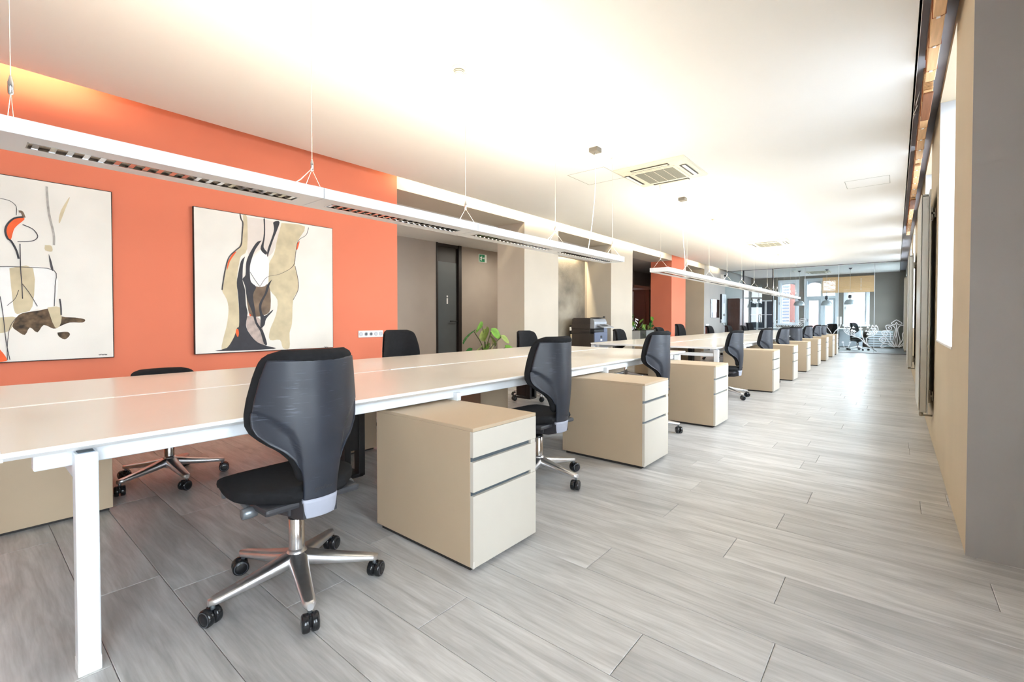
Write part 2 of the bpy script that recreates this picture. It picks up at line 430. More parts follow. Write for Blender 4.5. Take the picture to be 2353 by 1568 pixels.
DATA = '''{"P2":{"tan_l":[[1.861,2.166], [1.898,2.152], [1.895,1.829], [1.838,1.752], [1.819,1.671], [1.8,1.549], [1.799,1.45], [1.807,1.311], [1.815,1.181], [1.811,1.021], [1.776,0.942], [1.703,0.826], [1.655,0.828], [1.678,0.954], [1.706,1.072], [1.72,1.209], [1.708,1.307], [1.661,1.413], [1.684,1.522], [1.711,1.661], [1.739,1.722], [1.802,1.808], [1.845,1.913], [1.86,2.045]], "tan_r":[[2.239,2.146], [2.494,2.148], [2.403,1.964], [2.386,1.831], [2.379,1.7], [2.406,1.582], [2.41,1.44], [2.355,1.328], [2.342,1.077], [2.314,0.969], [2.312,0.806], [2.243,0.81], [2.213,0.897], [2.11,0.9], [2.111,1.005], [2.173,1.163], [2.19,1.323], [2.115,1.425], [2.101,1.55], [2.107,1.697], [2.159,1.807], [2.191,1.958]], "pale":[[1.898,2.152], [2.051,2.157], [2.141,2.151], [2.223,2.143], [2.169,1.871], [2.098,1.779], [2.029,1.844], [1.932,1.762], [1.895,1.829]], "white":[[2.029,1.834], [2.098,1.759], [2.106,1.634], [2.085,1.486], [2.006,1.451], [1.939,1.488], [1.916,1.578], [1.932,1.721]], "umber":[[1.882,1.485], [2.006,1.451], [2.105,1.477], [2.118,1.236], [2.062,1.163], [1.926,1.151], [1.89,1.293]], "pinkgray":[[1.889,1.151], [2.003,1.131], [2.041,1.007], [2.06,0.86], [1.981,0.884], [1.887,1.019]], "d1":[[1.875,1.751], [1.856,1.664], [1.85,1.533], [1.854,1.483], [1.872,1.414], [1.88,1.262], [1.894,1.182], [1.878,1.06], [1.906,0.979], [1.981,0.884], [2.079,0.838], [2.15,0.804], [1.616,0.809], [1.703,0.836], [1.767,0.942], [1.795,1.031], [1.813,1.051], [1.815,1.211], [1.807,1.37], [1.797,1.48], [1.814,1.59], [1.838,1.702]], "d2":[[2.035,1.933], [2.01,1.894], [1.971,1.827], [1.941,1.743], [1.921,1.66], [1.919,1.578], [1.929,1.498], [1.977,1.449], [1.947,1.366], [1.965,1.213], [1.983,1.09], [2.041,0.996], [2.08,0.859], [2.05,0.861], [2.012,0.997], [1.969,1.07], [1.936,1.192], [1.89,1.333], [1.873,1.454], [1.85,1.523], [1.878,1.565], [1.884,1.676], [1.903,1.749], [1.942,1.834], [1.991,1.912]], "d3":[[2.136,1.537], [2.11,1.477], [2.084,1.392], [2.034,1.287], [2.028,1.214], [2.057,1.152], [2.138,1.216], [2.133,1.195], [2.072,1.121], [2.056,1.058], [2.017,1.028], [2.018,1.131], [2.002,1.245], [2.019,1.307], [2.064,1.392], [2.085,1.476]], "d4":[[2.056,2.158], [2.069,2.16], [2.07,1.994], [2.054,1.868], [2.088,1.82], [2.073,1.792], [2.024,1.844], [2.049,1.94], [2.06,2.045]], "d5":[[2.151,2.137], [2.182,2.158], [2.218,2.153], [2.192,2.064], [2.15,1.953], [2.108,1.822], [2.093,1.769], [2.093,1.842], [2.14,1.983], [2.161,2.07]], "o1":[[1.786,1.016], [1.804,1.021], [1.811,0.971], [1.799,0.941], [1.783,0.981]], "o2":[[1.775,1.785], [1.793,1.787], [1.738,1.693], [1.711,1.602], [1.72,1.681], [1.748,1.743]], "o3":[[2.403,1.943], [2.431,1.979], [2.408,1.889], [2.397,1.887]], "o4":[[1.908,1.177], [1.926,1.162], [1.917,1.146]], "l1":[[1.833,2.171], [1.842,2.122], [1.858,2.085], [1.85,1.974], [1.839,1.862], [1.793,1.807], [1.73,1.731], [1.698,1.62], [1.675,1.482], [1.665,1.404]], "l2":[[2.534,2.143], [2.505,2.055], [2.415,1.977], [2.386,1.831], [2.358,1.698], [2.219,1.601], [2.086,1.559], [2.016,1.457]], "l3":[[2.379,1.7], [2.411,1.549], [2.41,1.44], [2.355,1.328]], "l4":[[1.921,1.599], [1.968,1.521], [2.014,1.456]], "sig":[[2.706,0.797], [2.715,0.801], [2.723,0.793], [2.732,0.8], [2.742,0.794], [2.754,0.798]]},"P1":{"white":[[0.141,1.496], [0.213,1.502], [0.494,1.502], [0.494,1.215], [0.402,1.199], [0.283,1.131], [0.208,1.131], [0.136,1.131]], "tan":[[0.26,1.497], [0.382,1.507], [0.375,1.217], [0.322,1.169], [0.284,1.169], [0.27,1.308]], "crescent":[[0.335,1.888], [0.341,1.87], [0.305,1.822], [0.285,1.782], [0.269,1.706], [0.253,1.718], [0.243,1.767], [0.251,1.814], [0.274,1.854], [0.299,1.877]], "brown":[[0.29,1.131], [0.322,1.164], [0.422,1.189], [0.498,1.215], [0.525,1.201], [0.532,1.142], [0.611,1.132], [0.67,1.117], [0.655,1.092], [0.581,1.092], [0.524,1.063], [0.489,1.044], [0.434,1.074], [0.399,1.017], [0.36,1.056], [0.333,1.0], [0.295,1.029], [0.27,1.066]], "bits":[[0.509,1.014], [0.566,1.018], [0.58,0.993], [0.551,0.959], [0.516,0.985]], "post":[[0.456,1.209], [0.526,1.211], [0.531,1.093], [0.496,1.054]], "streak":[[0.582,2.073], [0.593,2.085], [0.563,1.98], [0.534,1.877], [0.527,1.896], [0.542,1.977]], "dark":[[0.468,1.626], [0.481,1.579], [0.493,1.502], [0.48,1.506], [0.471,1.568]], "square":[[0.448,1.691], [0.483,1.69], [0.488,1.647], [0.449,1.652]], "orange":[[0.17,0.967], [0.205,0.897], [0.223,0.864], [0.238,0.826], [0.232,0.808], [0.168,0.813]], "tanl":[[0.136,1.131], [0.208,1.131], [0.29,1.131], [0.257,1.039], [0.207,1.017], [0.134,1.018]], "l1":[[0.335,1.888], [0.299,1.877], [0.274,1.854], [0.251,1.814], [0.243,1.767], [0.253,1.718], [0.272,1.697], [0.296,1.635], [0.308,1.571]], "l2":[[0.331,1.831], [0.383,1.806], [0.409,1.762], [0.402,1.733], [0.375,1.712], [0.303,1.699]], "l3":[[0.313,1.926], [0.329,1.924], [0.341,1.884]], "l4":[[0.22,2.005], [0.269,1.996], [0.3,1.961], [0.3,1.896]], "l5":[[0.316,1.684], [0.317,1.497], [0.322,1.385], [0.324,1.273]], "l6":[[0.325,1.385], [0.363,1.312], [0.402,1.218]], "l7":[[0.305,1.337], [0.285,1.271], [0.244,1.219]], "l8":[[0.21,1.287], [0.216,1.241], [0.227,1.104], [0.237,0.947], [0.254,0.816]], "l9":[[0.464,2.145], [0.472,1.954], [0.498,1.784], [0.498,1.697]], "l10":[[0.213,1.505], [0.314,1.511], [0.494,1.502], [0.5,1.376], [0.494,1.22]], "l11":[[0.525,1.279], [0.531,1.221], [0.532,1.152]], "l12":[[0.29,1.131], [0.257,1.057], [0.243,0.937], [0.241,0.817]], "sig":[[0.752,0.828], [0.758,0.823], [0.768,0.829], [0.777,0.822], [0.788,0.827], [0.796,0.822], [0.804,0.825]]},"GR":[[[0.012,1.097], [0.145,0.99], [0.076,0.936], [0.026,0.989], [0.013,1.016], [-0.038,0.935], [-0.111,0.989], [0.012,1.097]], [[0.014,0.949], [0.012,0.64], [-0.022,0.464], [0.017,0.236]], [[0.017,0.64], [0.037,0.465], [0.027,0.236]], [[0.001,0.235], [-0.068,0.408], [-0.024,0.666], [-0.016,0.814], [-0.079,0.908], [-0.184,0.927], [-0.247,0.899], [-0.214,0.771], [-0.13,0.772], [-0.104,0.84], [-0.147,0.88], [-0.188,0.846], [-0.151,0.805]], [[-0.009,0.235], [-0.083,0.367], [-0.135,0.501], [-0.126,0.637], [-0.182,0.73], [-0.288,0.742], [-0.351,0.7], [-0.286,0.579], [-0.212,0.614], [-0.213,0.676], [-0.266,0.702], [-0.297,0.66], [-0.255,0.634]], [[-0.019,0.228], [-0.125,0.325], [-0.189,0.432], [-0.232,0.512], [-0.307,0.544], [-0.413,0.473], [-0.315,0.366], [-0.252,0.416], [-0.263,0.484], [-0.317,0.503], [-0.348,0.454], [-0.305,0.428]], [[-0.03,0.221], [-0.166,0.297], [-0.251,0.348], [-0.336,0.304], [-0.367,0.221], [-0.292,0.224], [-0.229,0.267]], [[0.043,0.237], [0.107,0.414], [0.058,0.667], [0.046,0.815], [0.107,0.909], [0.209,0.93], [0.27,0.904], [0.241,0.778], [0.16,0.776], [0.133,0.843], [0.174,0.883], [0.215,0.85], [0.18,0.81]], [[0.053,0.237], [0.123,0.374], [0.171,0.509], [0.159,0.643], [0.211,0.737], [0.312,0.752], [0.373,0.713], [0.314,0.593], [0.243,0.624], [0.242,0.684], [0.292,0.712], [0.323,0.673], [0.283,0.645]], [[0.063,0.231], [0.165,0.335], [0.225,0.444], [0.264,0.525], [0.334,0.56], [0.435,0.496], [0.346,0.388], [0.285,0.432], [0.295,0.499], [0.345,0.521], [0.375,0.475], [0.336,0.447]], [[0.074,0.225], [0.206,0.31], [0.286,0.366], [0.367,0.329], [0.398,0.251], [0.328,0.248], [0.267,0.285]]], "GM":[[[-0.473,0.072], [-0.715,0.277], [-0.828,0.51], [-0.881,0.761], [-0.894,0.928], [-0.956,0.977], [-1.024,1.011]], [[-0.894,0.928], [-0.789,0.985], [-0.734,1.04], [-0.685,1.096]], [[-0.759,0.303], [-0.883,0.467], [-1.064,0.553], [-1.225,0.613], [-1.33,0.725], [-1.325,0.853]], [[-0.473,0.072], [-0.682,0.264], [-0.733,0.415], [-0.707,0.527], [-0.554,0.6], [-0.458,0.712], [-0.443,0.822], [-0.482,0.904]], [[-1.25,0.833], [-1.295,0.754], [-1.26,0.677]], [[-1.204,0.812], [-1.249,0.719], [-1.196,0.628]], [[-1.158,0.841], [-1.203,0.727], [-1.133,0.615]], [[-1.123,0.729], [-1.168,0.65], [-1.11,0.574]], [[-1.067,0.758], [-1.111,0.665], [-1.076,0.574]], [[-1.043,0.674], [-1.088,0.616], [-1.031,0.561]], [[-0.535,0.821], [-0.48,0.746], [-0.49,0.67]], [[-0.568,0.82], [-0.512,0.725], [-0.544,0.628]], [[-0.611,0.82], [-0.556,0.717], [-0.598,0.613]], [[-0.665,0.764], [-0.61,0.682], [-0.642,0.598]], [[-0.698,0.736], [-0.642,0.667], [-0.674,0.597]]], "GT":[[[-1.345,0.85], [-1.306,0.922], [-1.248,0.851]], [[-1.253,0.851], [-1.214,0.923], [-1.156,0.852]], [[-1.126,0.818], [-1.088,0.888], [-1.031,0.819]], [[-1.298,0.78], [-1.26,0.851], [-1.201,0.781]], [[-1.16,0.725], [-1.122,0.796], [-1.064,0.727]], [[-1.091,0.691], [-1.053,0.762], [-0.996,0.693]], [[-1.182,0.64], [-1.143,0.711], [-1.086,0.642]], [[-1.118,0.599], [-1.08,0.67], [-1.023,0.601]], [[-0.745,0.815], [-0.708,0.885], [-0.653,0.817]], [[-0.625,0.872], [-0.589,0.942], [-0.533,0.873]], [[-0.532,0.873], [-0.496,0.942], [-0.442,0.874]], [[-0.646,0.796], [-0.609,0.865], [-0.554,0.797]], [[-0.559,0.79], [-0.522,0.86], [-0.468,0.791]], [[-0.783,0.704], [-0.746,0.774], [-0.69,0.705]], [[-0.7,0.726], [-0.663,0.796], [-0.608,0.727]], [[-0.748,0.607], [-0.712,0.677], [-0.656,0.609]]], "GL":[[[-3.253,0.759], [-3.199,0.887], [-3.239,0.909], [-3.293,0.782], [-3.253,0.759]], [[-3.351,0.799], [-3.273,0.921], [-3.31,0.95], [-3.387,0.829], [-3.351,0.799]], [[-3.406,0.877], [-3.317,0.96], [-3.345,1.0], [-3.435,0.916], [-3.406,0.877]], [[-3.419,0.988], [-3.372,1.014], [-3.392,1.06], [-3.439,1.034], [-3.419,0.988]], [[-2.677,0.805], [-2.748,0.917], [-2.782,0.887], [-2.712,0.776], [-2.677,0.805]], [[-2.585,0.86], [-2.692,0.971], [-2.721,0.934], [-2.613,0.823], [-2.585,0.86]], [[-2.51,0.925], [-2.632,1.011], [-2.654,0.968], [-2.531,0.883], [-2.51,0.925]], [[-2.459,1.039], [-2.602,1.076], [-2.611,1.028], [-2.468,0.991], [-2.459,1.039]], [[-2.433,1.132], [-2.586,1.132], [-2.585,1.083], [-2.433,1.083], [-2.433,1.132]], [[-3.371,1.098], [-3.326,1.047], [-3.282,1.098], [-3.326,1.065], [-3.371,1.098]], [[-3.204,1.086], [-3.159,1.035], [-3.115,1.086], [-3.159,1.053], [-3.204,1.086]], [[-3.038,1.086], [-2.994,1.036], [-2.951,1.086], [-2.994,1.053], [-3.038,1.086]], [[-2.853,1.086], [-2.809,1.036], [-2.767,1.086], [-2.809,1.054], [-2.853,1.086]], [[-2.692,1.099], [-2.649,1.049], [-2.607,1.099], [-2.649,1.067], [-2.692,1.099]], [[-3.036,0.91], [-2.992,0.86], [-2.949,0.91], [-2.992,0.877], [-3.036,0.91]], [[-3.066,0.893], [-3.07,0.879], [-3.081,0.869], [-3.096,0.865], [-3.112,0.869], [-3.123,0.879], [-3.128,0.892], [-3.124,0.906], [-3.112,0.917], [-3.097,0.921], [-3.082,0.917], [-3.07,0.907], [-3.066,0.893]], [[-2.859,0.895], [-2.863,0.881], [-2.874,0.871], [-2.889,0.867], [-2.904,0.871], [-2.915,0.881], [-2.919,0.894], [-2.915,0.908], [-2.904,0.918], [-2.889,0.922], [-2.874,0.919], [-2.863,0.909], [-2.859,0.895]], [[-1.519,0.948], [-1.484,0.83], [-1.575,0.71], [-1.623,0.626]], [[-1.427,0.949], [-1.469,0.806], [-1.575,0.71]], [[-1.784,0.91], [-1.813,0.85], [-1.743,0.755], [-1.682,0.637]], [[-1.363,0.336], [-1.318,0.152]], [[-1.167,0.331], [-1.222,0.156]]], "GF":[[[-3.213,0.949], [-3.197,0.993], [-3.098,0.994], [-3.081,0.95]], [[-3.048,0.95], [-3.032,0.994], [-2.933,0.994], [-2.917,0.951]], [[-2.884,0.951], [-2.868,0.995], [-2.771,0.995], [-2.755,0.952]], [[-1.541,1.197], [-1.516,1.197], [-1.516,1.164], [-1.54,1.164]], [[-1.512,1.197], [-1.487,1.197], [-1.487,1.164], [-1.511,1.164]], [[-1.54,1.153], [-1.516,1.153], [-1.516,1.12], [-1.54,1.12]], [[-1.511,1.153], [-1.487,1.153], [-1.487,1.12], [-1.511,1.12]], [[-1.54,1.109], [-1.516,1.109], [-1.515,1.076], [-1.54,1.076]], [[-1.511,1.109], [-1.486,1.109], [-1.486,1.076], [-1.51,1.076]], [[-1.539,1.065], [-1.515,1.065], [-1.515,1.032], [-1.539,1.032]], [[-1.51,1.065], [-1.486,1.065], [-1.486,1.032], [-1.51,1.032]], [[-1.539,1.021], [-1.515,1.022], [-1.514,0.988], [-1.539,0.988]], [[-1.51,1.022], [-1.486,1.022], [-1.485,0.989], [-1.51,0.988]], [[-1.539,0.978], [-1.514,0.978], [-1.514,0.945], [-1.538,0.944]], [[-1.509,0.978], [-1.485,0.978], [-1.485,0.945], [-1.509,0.945]], [[-1.455,1.197], [-1.431,1.197], [-1.431,1.164], [-1.455,1.164]], [[-1.426,1.197], [-1.402,1.196], [-1.402,1.163], [-1.426,1.164]], [[-1.455,1.153], [-1.431,1.153], [-1.43,1.12], [-1.455,1.12]], [[-1.426,1.153], [-1.402,1.153], [-1.402,1.12], [-1.426,1.12]], [[-1.455,1.109], [-1.43,1.109], [-1.43,1.076], [-1.454,1.076]], [[-1.426,1.109], [-1.401,1.109], [-1.401,1.076], [-1.425,1.076]], [[-1.454,1.065], [-1.43,1.066], [-1.43,1.032], [-1.454,1.032]], [[-1.425,1.066], [-1.401,1.066], [-1.401,1.033], [-1.425,1.033]], [[-1.454,1.022], [-1.429,1.022], [-1.429,0.989], [-1.453,0.989]], [[-1.425,1.022], [-1.401,1.022], [-1.4,0.989], [-1.424,0.989]], [[-1.453,0.978], [-1.429,0.978], [-1.429,0.945], [-1.453,0.945]], [[-1.424,0.978], [-1.4,0.978], [-1.4,0.945], [-1.424,0.945]], [[-1.33,0.343], [-1.334,0.327], [-1.346,0.314], [-1.363,0.309], [-1.379,0.313], [-1.391,0.325], [-1.396,0.341], [-1.391,0.358], [-1.38,0.37], [-1.363,0.375], [-1.347,0.371], [-1.335,0.36]], [[-1.135,0.338], [-1.14,0.321], [-1.151,0.309], [-1.167,0.304], [-1.183,0.308], [-1.195,0.32], [-1.2,0.336], [-1.196,0.352], [-1.184,0.365], [-1.168,0.37], [-1.152,0.366], [-1.14,0.354]]]}'''
# ================================================================== the room
ZC = 2.95            # ceiling
XW = -5.1            # face of the left wall
XB = -5.74           # back of its pillars
XR = .265            # face of the right wall
YG = 19.0            # glass screen
YB = 23.2            # end wall
Y0 = -3.0            # wall behind the camera
XN = 1.6             # right wall of the bay near the camera
def struct(name, o=None):
    if o is None: o = empty(name)
    o['kind'] = 'structure'
    return o

# ---- floor: slab + planks
floor = struct('floor', MB().box(-9.6, XN + .1, Y0, YB, -.12, -.006).build('floor', 'plinth_dark'))
PW, PL, PB = .2475, 1.32, 1.30
KNOWN = {-5: -1.936, -3: -2.28, -1: -1.317, 0: -.68, 1: -.309, 2: -1.058, 3: -.357, 4: -.613, 5: -1.0, 6: -.48, 7: -1.02, 8: -.403, 9: .125}
def plank_mb(x0, x1, y0, y1, mb=None, ox=0, oy=0):
    mb = mb or MB(); c = .0024; g = .0009
    x0 += g; x1 -= g; y0 += g; y1 -= g
    b = [(x0, y0), (x1, y0), (x1, y1), (x0, y1)]
    t = [(x0 + c, y0 + c), (x1 - c, y0 + c), (x1 - c, y1 - c), (x0 + c, y1 - c)]
    vs_ = [(p[0] - ox, p[1] - oy, -.006) for p in b] + [(p[0] - ox, p[1] - oy, -.0012) for p in b] + [(p[0] - ox, p[1] - oy, 0) for p in t]
    fs = [(8, 9, 10, 11)]
    for k in range(4):
        j = (k + 1) % 4
        fs += [(k, j, 4 + j, 4 + k), (4 + k, 4 + j, 8 + j, 8 + k)]
    return mb.add(vs_, fs)
planks = []
r = math.floor((Y0 - PB) / PW)
while PB + r * PW < YB:
    ya = max(PB + r * PW, Y0); yb = min(PB + (r + 1) * PW, YB)
    j0 = KNOWN.get(r, random.uniform(-1.3, 0))
    x = j0 - math.ceil((j0 + 8.0) / PL) * PL
    while x < XN:
        a = max(x, -7.94); b = min(x + PL, XN)
        if b - a > .02: planks.append((a, b, ya, yb))
        x += PL
    r += 1
def vis(p):
    cx_, cy_ = (p[0] + p[1]) / 2, (p[2] + p[3]) / 2
    a = math.degrees(math.atan2(cy_, cx_))           # direction from the camera
    seen = (75 < a < 182) or cx_ * cx_ + cy_ * cy_ < 2
    hidden = cx_ < -4.2 or (cx_ > XR and cy_ > 3.1) or cy_ < -.5
    return (0 if (seen and not hidden) else 1000) + math.hypot(cx_, cy_) + (3 if cx_ < -2.6 else 0)
planks.sort(key=vis)
full = None
for (a, b, ya, yb) in planks[:300]:
    whole = abs(b - a - PL) < 1e-4 and abs(yb - ya - PW) < 1e-4
    if whole and full is not None:
        o = bpy.data.objects.new('plank', full); C.objects.link(o); o.parent = floor; o.location = (a, ya, 0)
    else:
        o = plank_mb(a, b, ya, yb, ox=a, oy=ya).build('plank', 'oak_plank', floor, (a, ya, 0))
        if whole: full = o.data
mb = MB()
for p in planks[300:]: plank_mb(*p, mb=mb)
o = mb.build('far_planks', 'oak_plank', floor); o['kind'] = 'stuff'

# ---- ceiling
cl = struct('ceiling')
MB().box(-4.94, .097, Y0, YB, ZC, ZC + .03).build('main_panel', 'ceiling_paint', cl)
MB().box(-5.74, .8, Y0 - .2, YB + .2, 3.36, 3.5).build('upper_slab', 'white_paint', cl)
MB().box(.097, .72, 3.046, YB, 2.985, 3.02).build('window_slot_board', 'board_grey', cl)
MB().box(.097, XN + .3, Y0, 3.045, 2.985, 3.36).build('bay_panel', 'board_grey', cl)
MB().box(.085, .1, Y0, YB, ZC - .0, 3.02).build('slot_edge', 'white_paint', cl)
MB().box(-4.6, -4.57, Y0, YB, ZC + .03, 3.36).build('cove_back', 'white_paint', cl)
# access hatches: thin joint lines
for (x0, x1, y0, y1) in ((-3.24, -2.72, 5.0, 5.55), (-.55, -.08, 7.6, 8.05)):
    h = MB()
    for q in ((x0, x1, y0, y0 + .006), (x0, x1, y1 - .006, y1), (x0, x0 + .006, y0, y1), (x1 - .006, x1, y0, y1)):
        h.box(q[0], q[1], q[2], q[3], ZC - .0012, ZC + .001)
    h.build('hatch_joint', 'ac_grille', cl)

# ---- left wall
def wbox(nm, m, x0, x1, y0, y1, z0, z1): return struct(nm, MB().box(x0, x1, y0, y1, z0, z1).build(nm, m))
wbox('wall_left', 'orange_paint', XB, XW, Y0, 3.755, 0, 3.36)
ZL = 2.845
wbox('wall_left_lintel', 'beige_paint', XB, XW, 3.755, 13.5, ZL, 3.36)
wbox('wall_left_lintel', 'beige_paint', XB, XW, 14.67, 16.515, ZL, 3.36)
wbox('wall_left_pillar', 'beige_paint', XB, XW, 6.485, 7.56, 0, ZL)
wbox('wall_left_pillar', 'beige_paint', XB, XW, 9.74, 10.87, 0, ZL)
wbox('wall_left_pillar', 'orange_paint', XB, XW, 13.5, 14.67, 0, 3.36)
wbox('wall_left', 'grey_paint', XB, XW, 16.515, YB, 0, 3.36)
wbox('wall_left_lining', 'sand_paint', XB, XW - .001, 16.505, 16.515, 0, ZL)
wbox('wall_left_niche', 'charcoal_paint', XB - .1, XB, 14.6, 16.6, 0, ZL)
# ---- passage behind the pillars
wp = struct('wall_passage')
def pbox(nm, m, *a): return MB().box(*a).build(nm, m, wp)
XP = -7.94
pbox('back_wall', 'taupe_paint', XP - .15, XP, 2.4, 6.893, 0, ZL)
pbox('back_wall', 'taupe_paint', XP - .15, XP, 7.674, 9.6, 0, ZL)
pbox('end_wall', 'taupe_paint', XP - .1, XB, 2.25, 2.4, 0, ZL)
pbox('end_wall', 'taupe_paint', XP, XB - .17, 9.3, 9.6, 0, ZL)
pbox('passage_ceiling', 'white_paint', XP - .15, XB, 2.3, 9.6, ZL, ZL + .1)
st = MB().box(-5.86, -5.80, 7.561, 9.739, 0, ZL).build('stone_panel', 'stone_slab', wp)
pbox('stone_jamb', 'taupe_paint', -5.86, XB, 9.74, 9.8, 0, ZL); pbox('stone_jamb', 'taupe_paint', -5.86, XB, 7.5, 7.56, 0, ZL)
pbox('stone_fascia', 'taupe_paint', -5.74, -5.70, 7.56, 9.74, 2.5, ZL)
for (y_, l_, lb) in ((3.9, 1.5, 'added flat ceiling lamp, unseen in the passage behind the orange wall'), (8.35, 1.1, 'added flat ceiling lamp, unseen in the passage behind the first pillar')):
    pl_ = empty('added_passage_lamp', (-6.8, y_, ZL - .001)); tag(pl_, lb, 'ceiling lamp')  # added lamps, kept out of view, to brighten the passage
    MB().box(-.1, .1, -l_ / 2, l_ / 2, -.04, 0, .005).build('housing', 'white_metal', pl_)
    MB().box(-.08, .08, -l_ / 2 + .02, l_ / 2 - .02, -.046, -.0405).build('diffuser', 'tube_glow', pl_)
    area('added_passage_light', (0, 0, -.06), (0, 0, 0), .16, l_ - .1, PASS_W * l_, (1.0, .93, .82), pl_)
# ---- side room seen through the third opening
wr = struct('wall_side_room')
def sbox(nm, m, *a): return MB().box(*a).build(nm, m, wr)
sbox('far_wall', 'charcoal_paint', -9.6, XB - .1, 17.0, 17.15, 0, ZL)
sbox('outer_wall', 'charcoal_paint', -9.7, -9.6, 9.6, 17.15, 0, ZL)
sbox('side_ceiling', 'taupe_paint', -9.6, XB, 9.6, 17.1, ZL, ZL + .1)
sbox('divider', 'charcoal_paint', -9.6, -5.92, 9.6, 9.72, 0, ZL)
sbox('bulkhead', 'taupe_paint', -9.6, -7.25, 15.6, 17.0, 2.25, ZL)

so_ = empty('added_side_room_lamp', (-8.5, 11.4, ZL - .001)); tag(so_, 'added flat ceiling lamp, unseen in the side room behind the second pillar', 'ceiling lamp')  # unseen lamp added to lift the brightness of the side room
MB().box(-.1, .1, -.6, .6, -.04, 0, .005).build('housing', 'white_metal', so_); MB().box(-.08, .08, -.58, .58, -.046, -.0405).build('diffuser', 'tube_glow', so_)
area('added_side_light', (0, 0, -.06), (0, 0, 0), .16, 1.1, 30, (1.0, .93, .82), so_)
# ---- right wall
rw = struct('wall_right')
def rbox(nm, m, *a): return MB().box(*a).build(nm, m, rw)
WIN = [(3.9, 5.28), (6.42, 7.79), (9.0, 10.4), (11.7, 13.1), (14.3, 15.7), (17.0, 18.4)]
SILL, HEAD, WT = .93, 2.92, .36
edges = [3.05] + [e for q in WIN for e in q] + [YG + .02]
rbox('pier', 'sand_paint', XR, XR + WT + .1, edges[0], edges[1], 0, 3.36)
for i in range(2, len(edges) - 1, 2): rbox('pier', 'sand_paint', XR, XR + WT + .1, edges[i], edges[i + 1], 0, 3.36)
for (a, b) in WIN:
    rbox('parapet', 'sand_paint', XR, XR + WT + .1, a, b, 0, SILL)
    rbox('head', 'sand_paint', XR, XR + WT + .1, a, b, HEAD, 3.36)
    rbox('jamb_lining', 'jamb_white', XR + .001, XR + WT, b - .012, b, SILL, HEAD)
    rbox('jamb_lining', 'jamb_white', XR + .001, XR + WT, a, a + .012, SILL, HEAD)
rbox('end_pier', 'slate_paint', XR, XR + WT, YG + .02, 19.9, 0, 3.36); rbox('end_pier', 'slate_paint', XR, XR + WT, 22.4, YB + .2, 0, 3.36)
rbox('end_parapet', 'slate_paint', XR, XR + WT, 19.9, 22.4, 0, .9); rbox('end_head', 'slate_paint', XR, XR + WT, 19.9, 22.4, 2.7, 3.36)
rbox('bay_return', 'grey_paint', XR, XN + .3, 3.04, 3.05, 0, 3.36)
wn = struct('wall_bay')
BAY_ADDED = [(-2.2, -.6), (.35, 1.15)]  # unseen bay windows, added to let in more daylight
def bbox(nm, m, *a): return MB().box(*a).build(nm, m, wn)
for (a, b) in ((Y0, -2.2), (-.6, .35), (1.15, 3.05)): bbox('pier', 'sand_paint', XN, XN + .3, a, b, 0, 3.36)
for (a, b) in BAY_ADDED:
    bbox('parapet', 'sand_paint', XN, XN + .3, a, b, 0, .5); bbox('head', 'sand_paint', XN, XN + .3, a, b, 2.8, 3.36)
struct('wall_near', MB().box(-9.6, XN + .3, Y0 - .2, Y0, 0, 3.36).build('wall_near', 'beige_paint'))

def window(n, x, y0, y1, z0, z1, mullion=True):
    wd = struct('window_%d' % n)
    f = MB(); t = .06
    f.box(x, x + .07, y0, y0 + t, z0, z1, .004); f.box(x, x + .07, y1 - t, y1, z0, z1, .004)
    f.box(x, x + .07, y0 + t, y1 - t, z0, z0 + t, .004); f.box(x, x + .07, y0 + t, y1 - t, z1 - t, z1, .004)
    if mullion:
        ym = (y0 + y1) / 2; f.box(x, x + .07, ym - .05, ym + .05, z0 + t, z1 - t, .004)
        zm = z0 + (z1 - z0) * .68
        f.box(x, x + .07, y0 + t, ym - .05, zm - .03, zm + .03, .003); f.box(x, x + .07, ym + .05, y1 - t, zm - .03, zm + .03, .003)
    f.build('window_frame', 'window_white', wd)
    MB().box(x + .03, x + .036, y0 + .03, y1 - .03, z0 + .03, z1 - .03).build('pane', 'window_glass', wd)
    portal((x - .05, (y0 + y1) / 2, (z0 + z1) / 2), (0, R(90), 0), z1 - z0, y1 - y0, wd)
    return wd
n = 1
for (a, b) in WIN:
    wd = window(n, XR + WT, a, b, SILL, HEAD); n += 1
    MB().box(XR - .004, XR + WT, a + .001, b - .001, SILL, SILL + .02, .004).build('window_sill', 'white_paint', wd)
window(n, XR + WT - .1, 19.9, 22.4, .9, 2.7); n += 1  # unseen window added for more light in the glazed room
for (a, b) in BAY_ADDED: window(n, XN + .2, a, b, .5, 2.8); n += 1

# ---- end wall with window, balcony door and second window
we = struct('wall_back')
def ebox(nm, m, *a): return MB().box(*a).build(nm, m, we)
OP = [(-3.98, -3.26, .9, 2.78), (-3.0, -1.86, .0, 2.8), (-1.62, -.85, .87, 2.3)]
xs = [XB] + [e for q in OP for e in q[:2]] + [.7]
for i in range(0, len(xs), 2): ebox('pier', 'slate_paint', xs[i], xs[i + 1], YB, YB + .3, 0, 3.36)
for (a, b, z0, z1) in OP:
    if z0 > .1: ebox('parapet', 'slate_paint', a, b, YB, YB + .3, 0, z0)
    ebox('head', 'slate_paint', a, b, YB, YB + .3, z1, 3.36)
def arch_head(x0, x1, z0, z1, y, t=.05):
    """spandrel that gives a window an arched head"""
    pts = [(x0, z0)]
    n_ = 14
    for k in range(n_ + 1):
        a = k / n_; pts.append((x0 + (x1 - x0) * a, z0 + (z1 - z0 - .05) * math.sin(PI * (.12 + .76 * a)) ** .6))
    pts += [(x1, z0), (x1, z1), (x0, z1)]
    return MB().prism(pts, y, y + t, 'y')
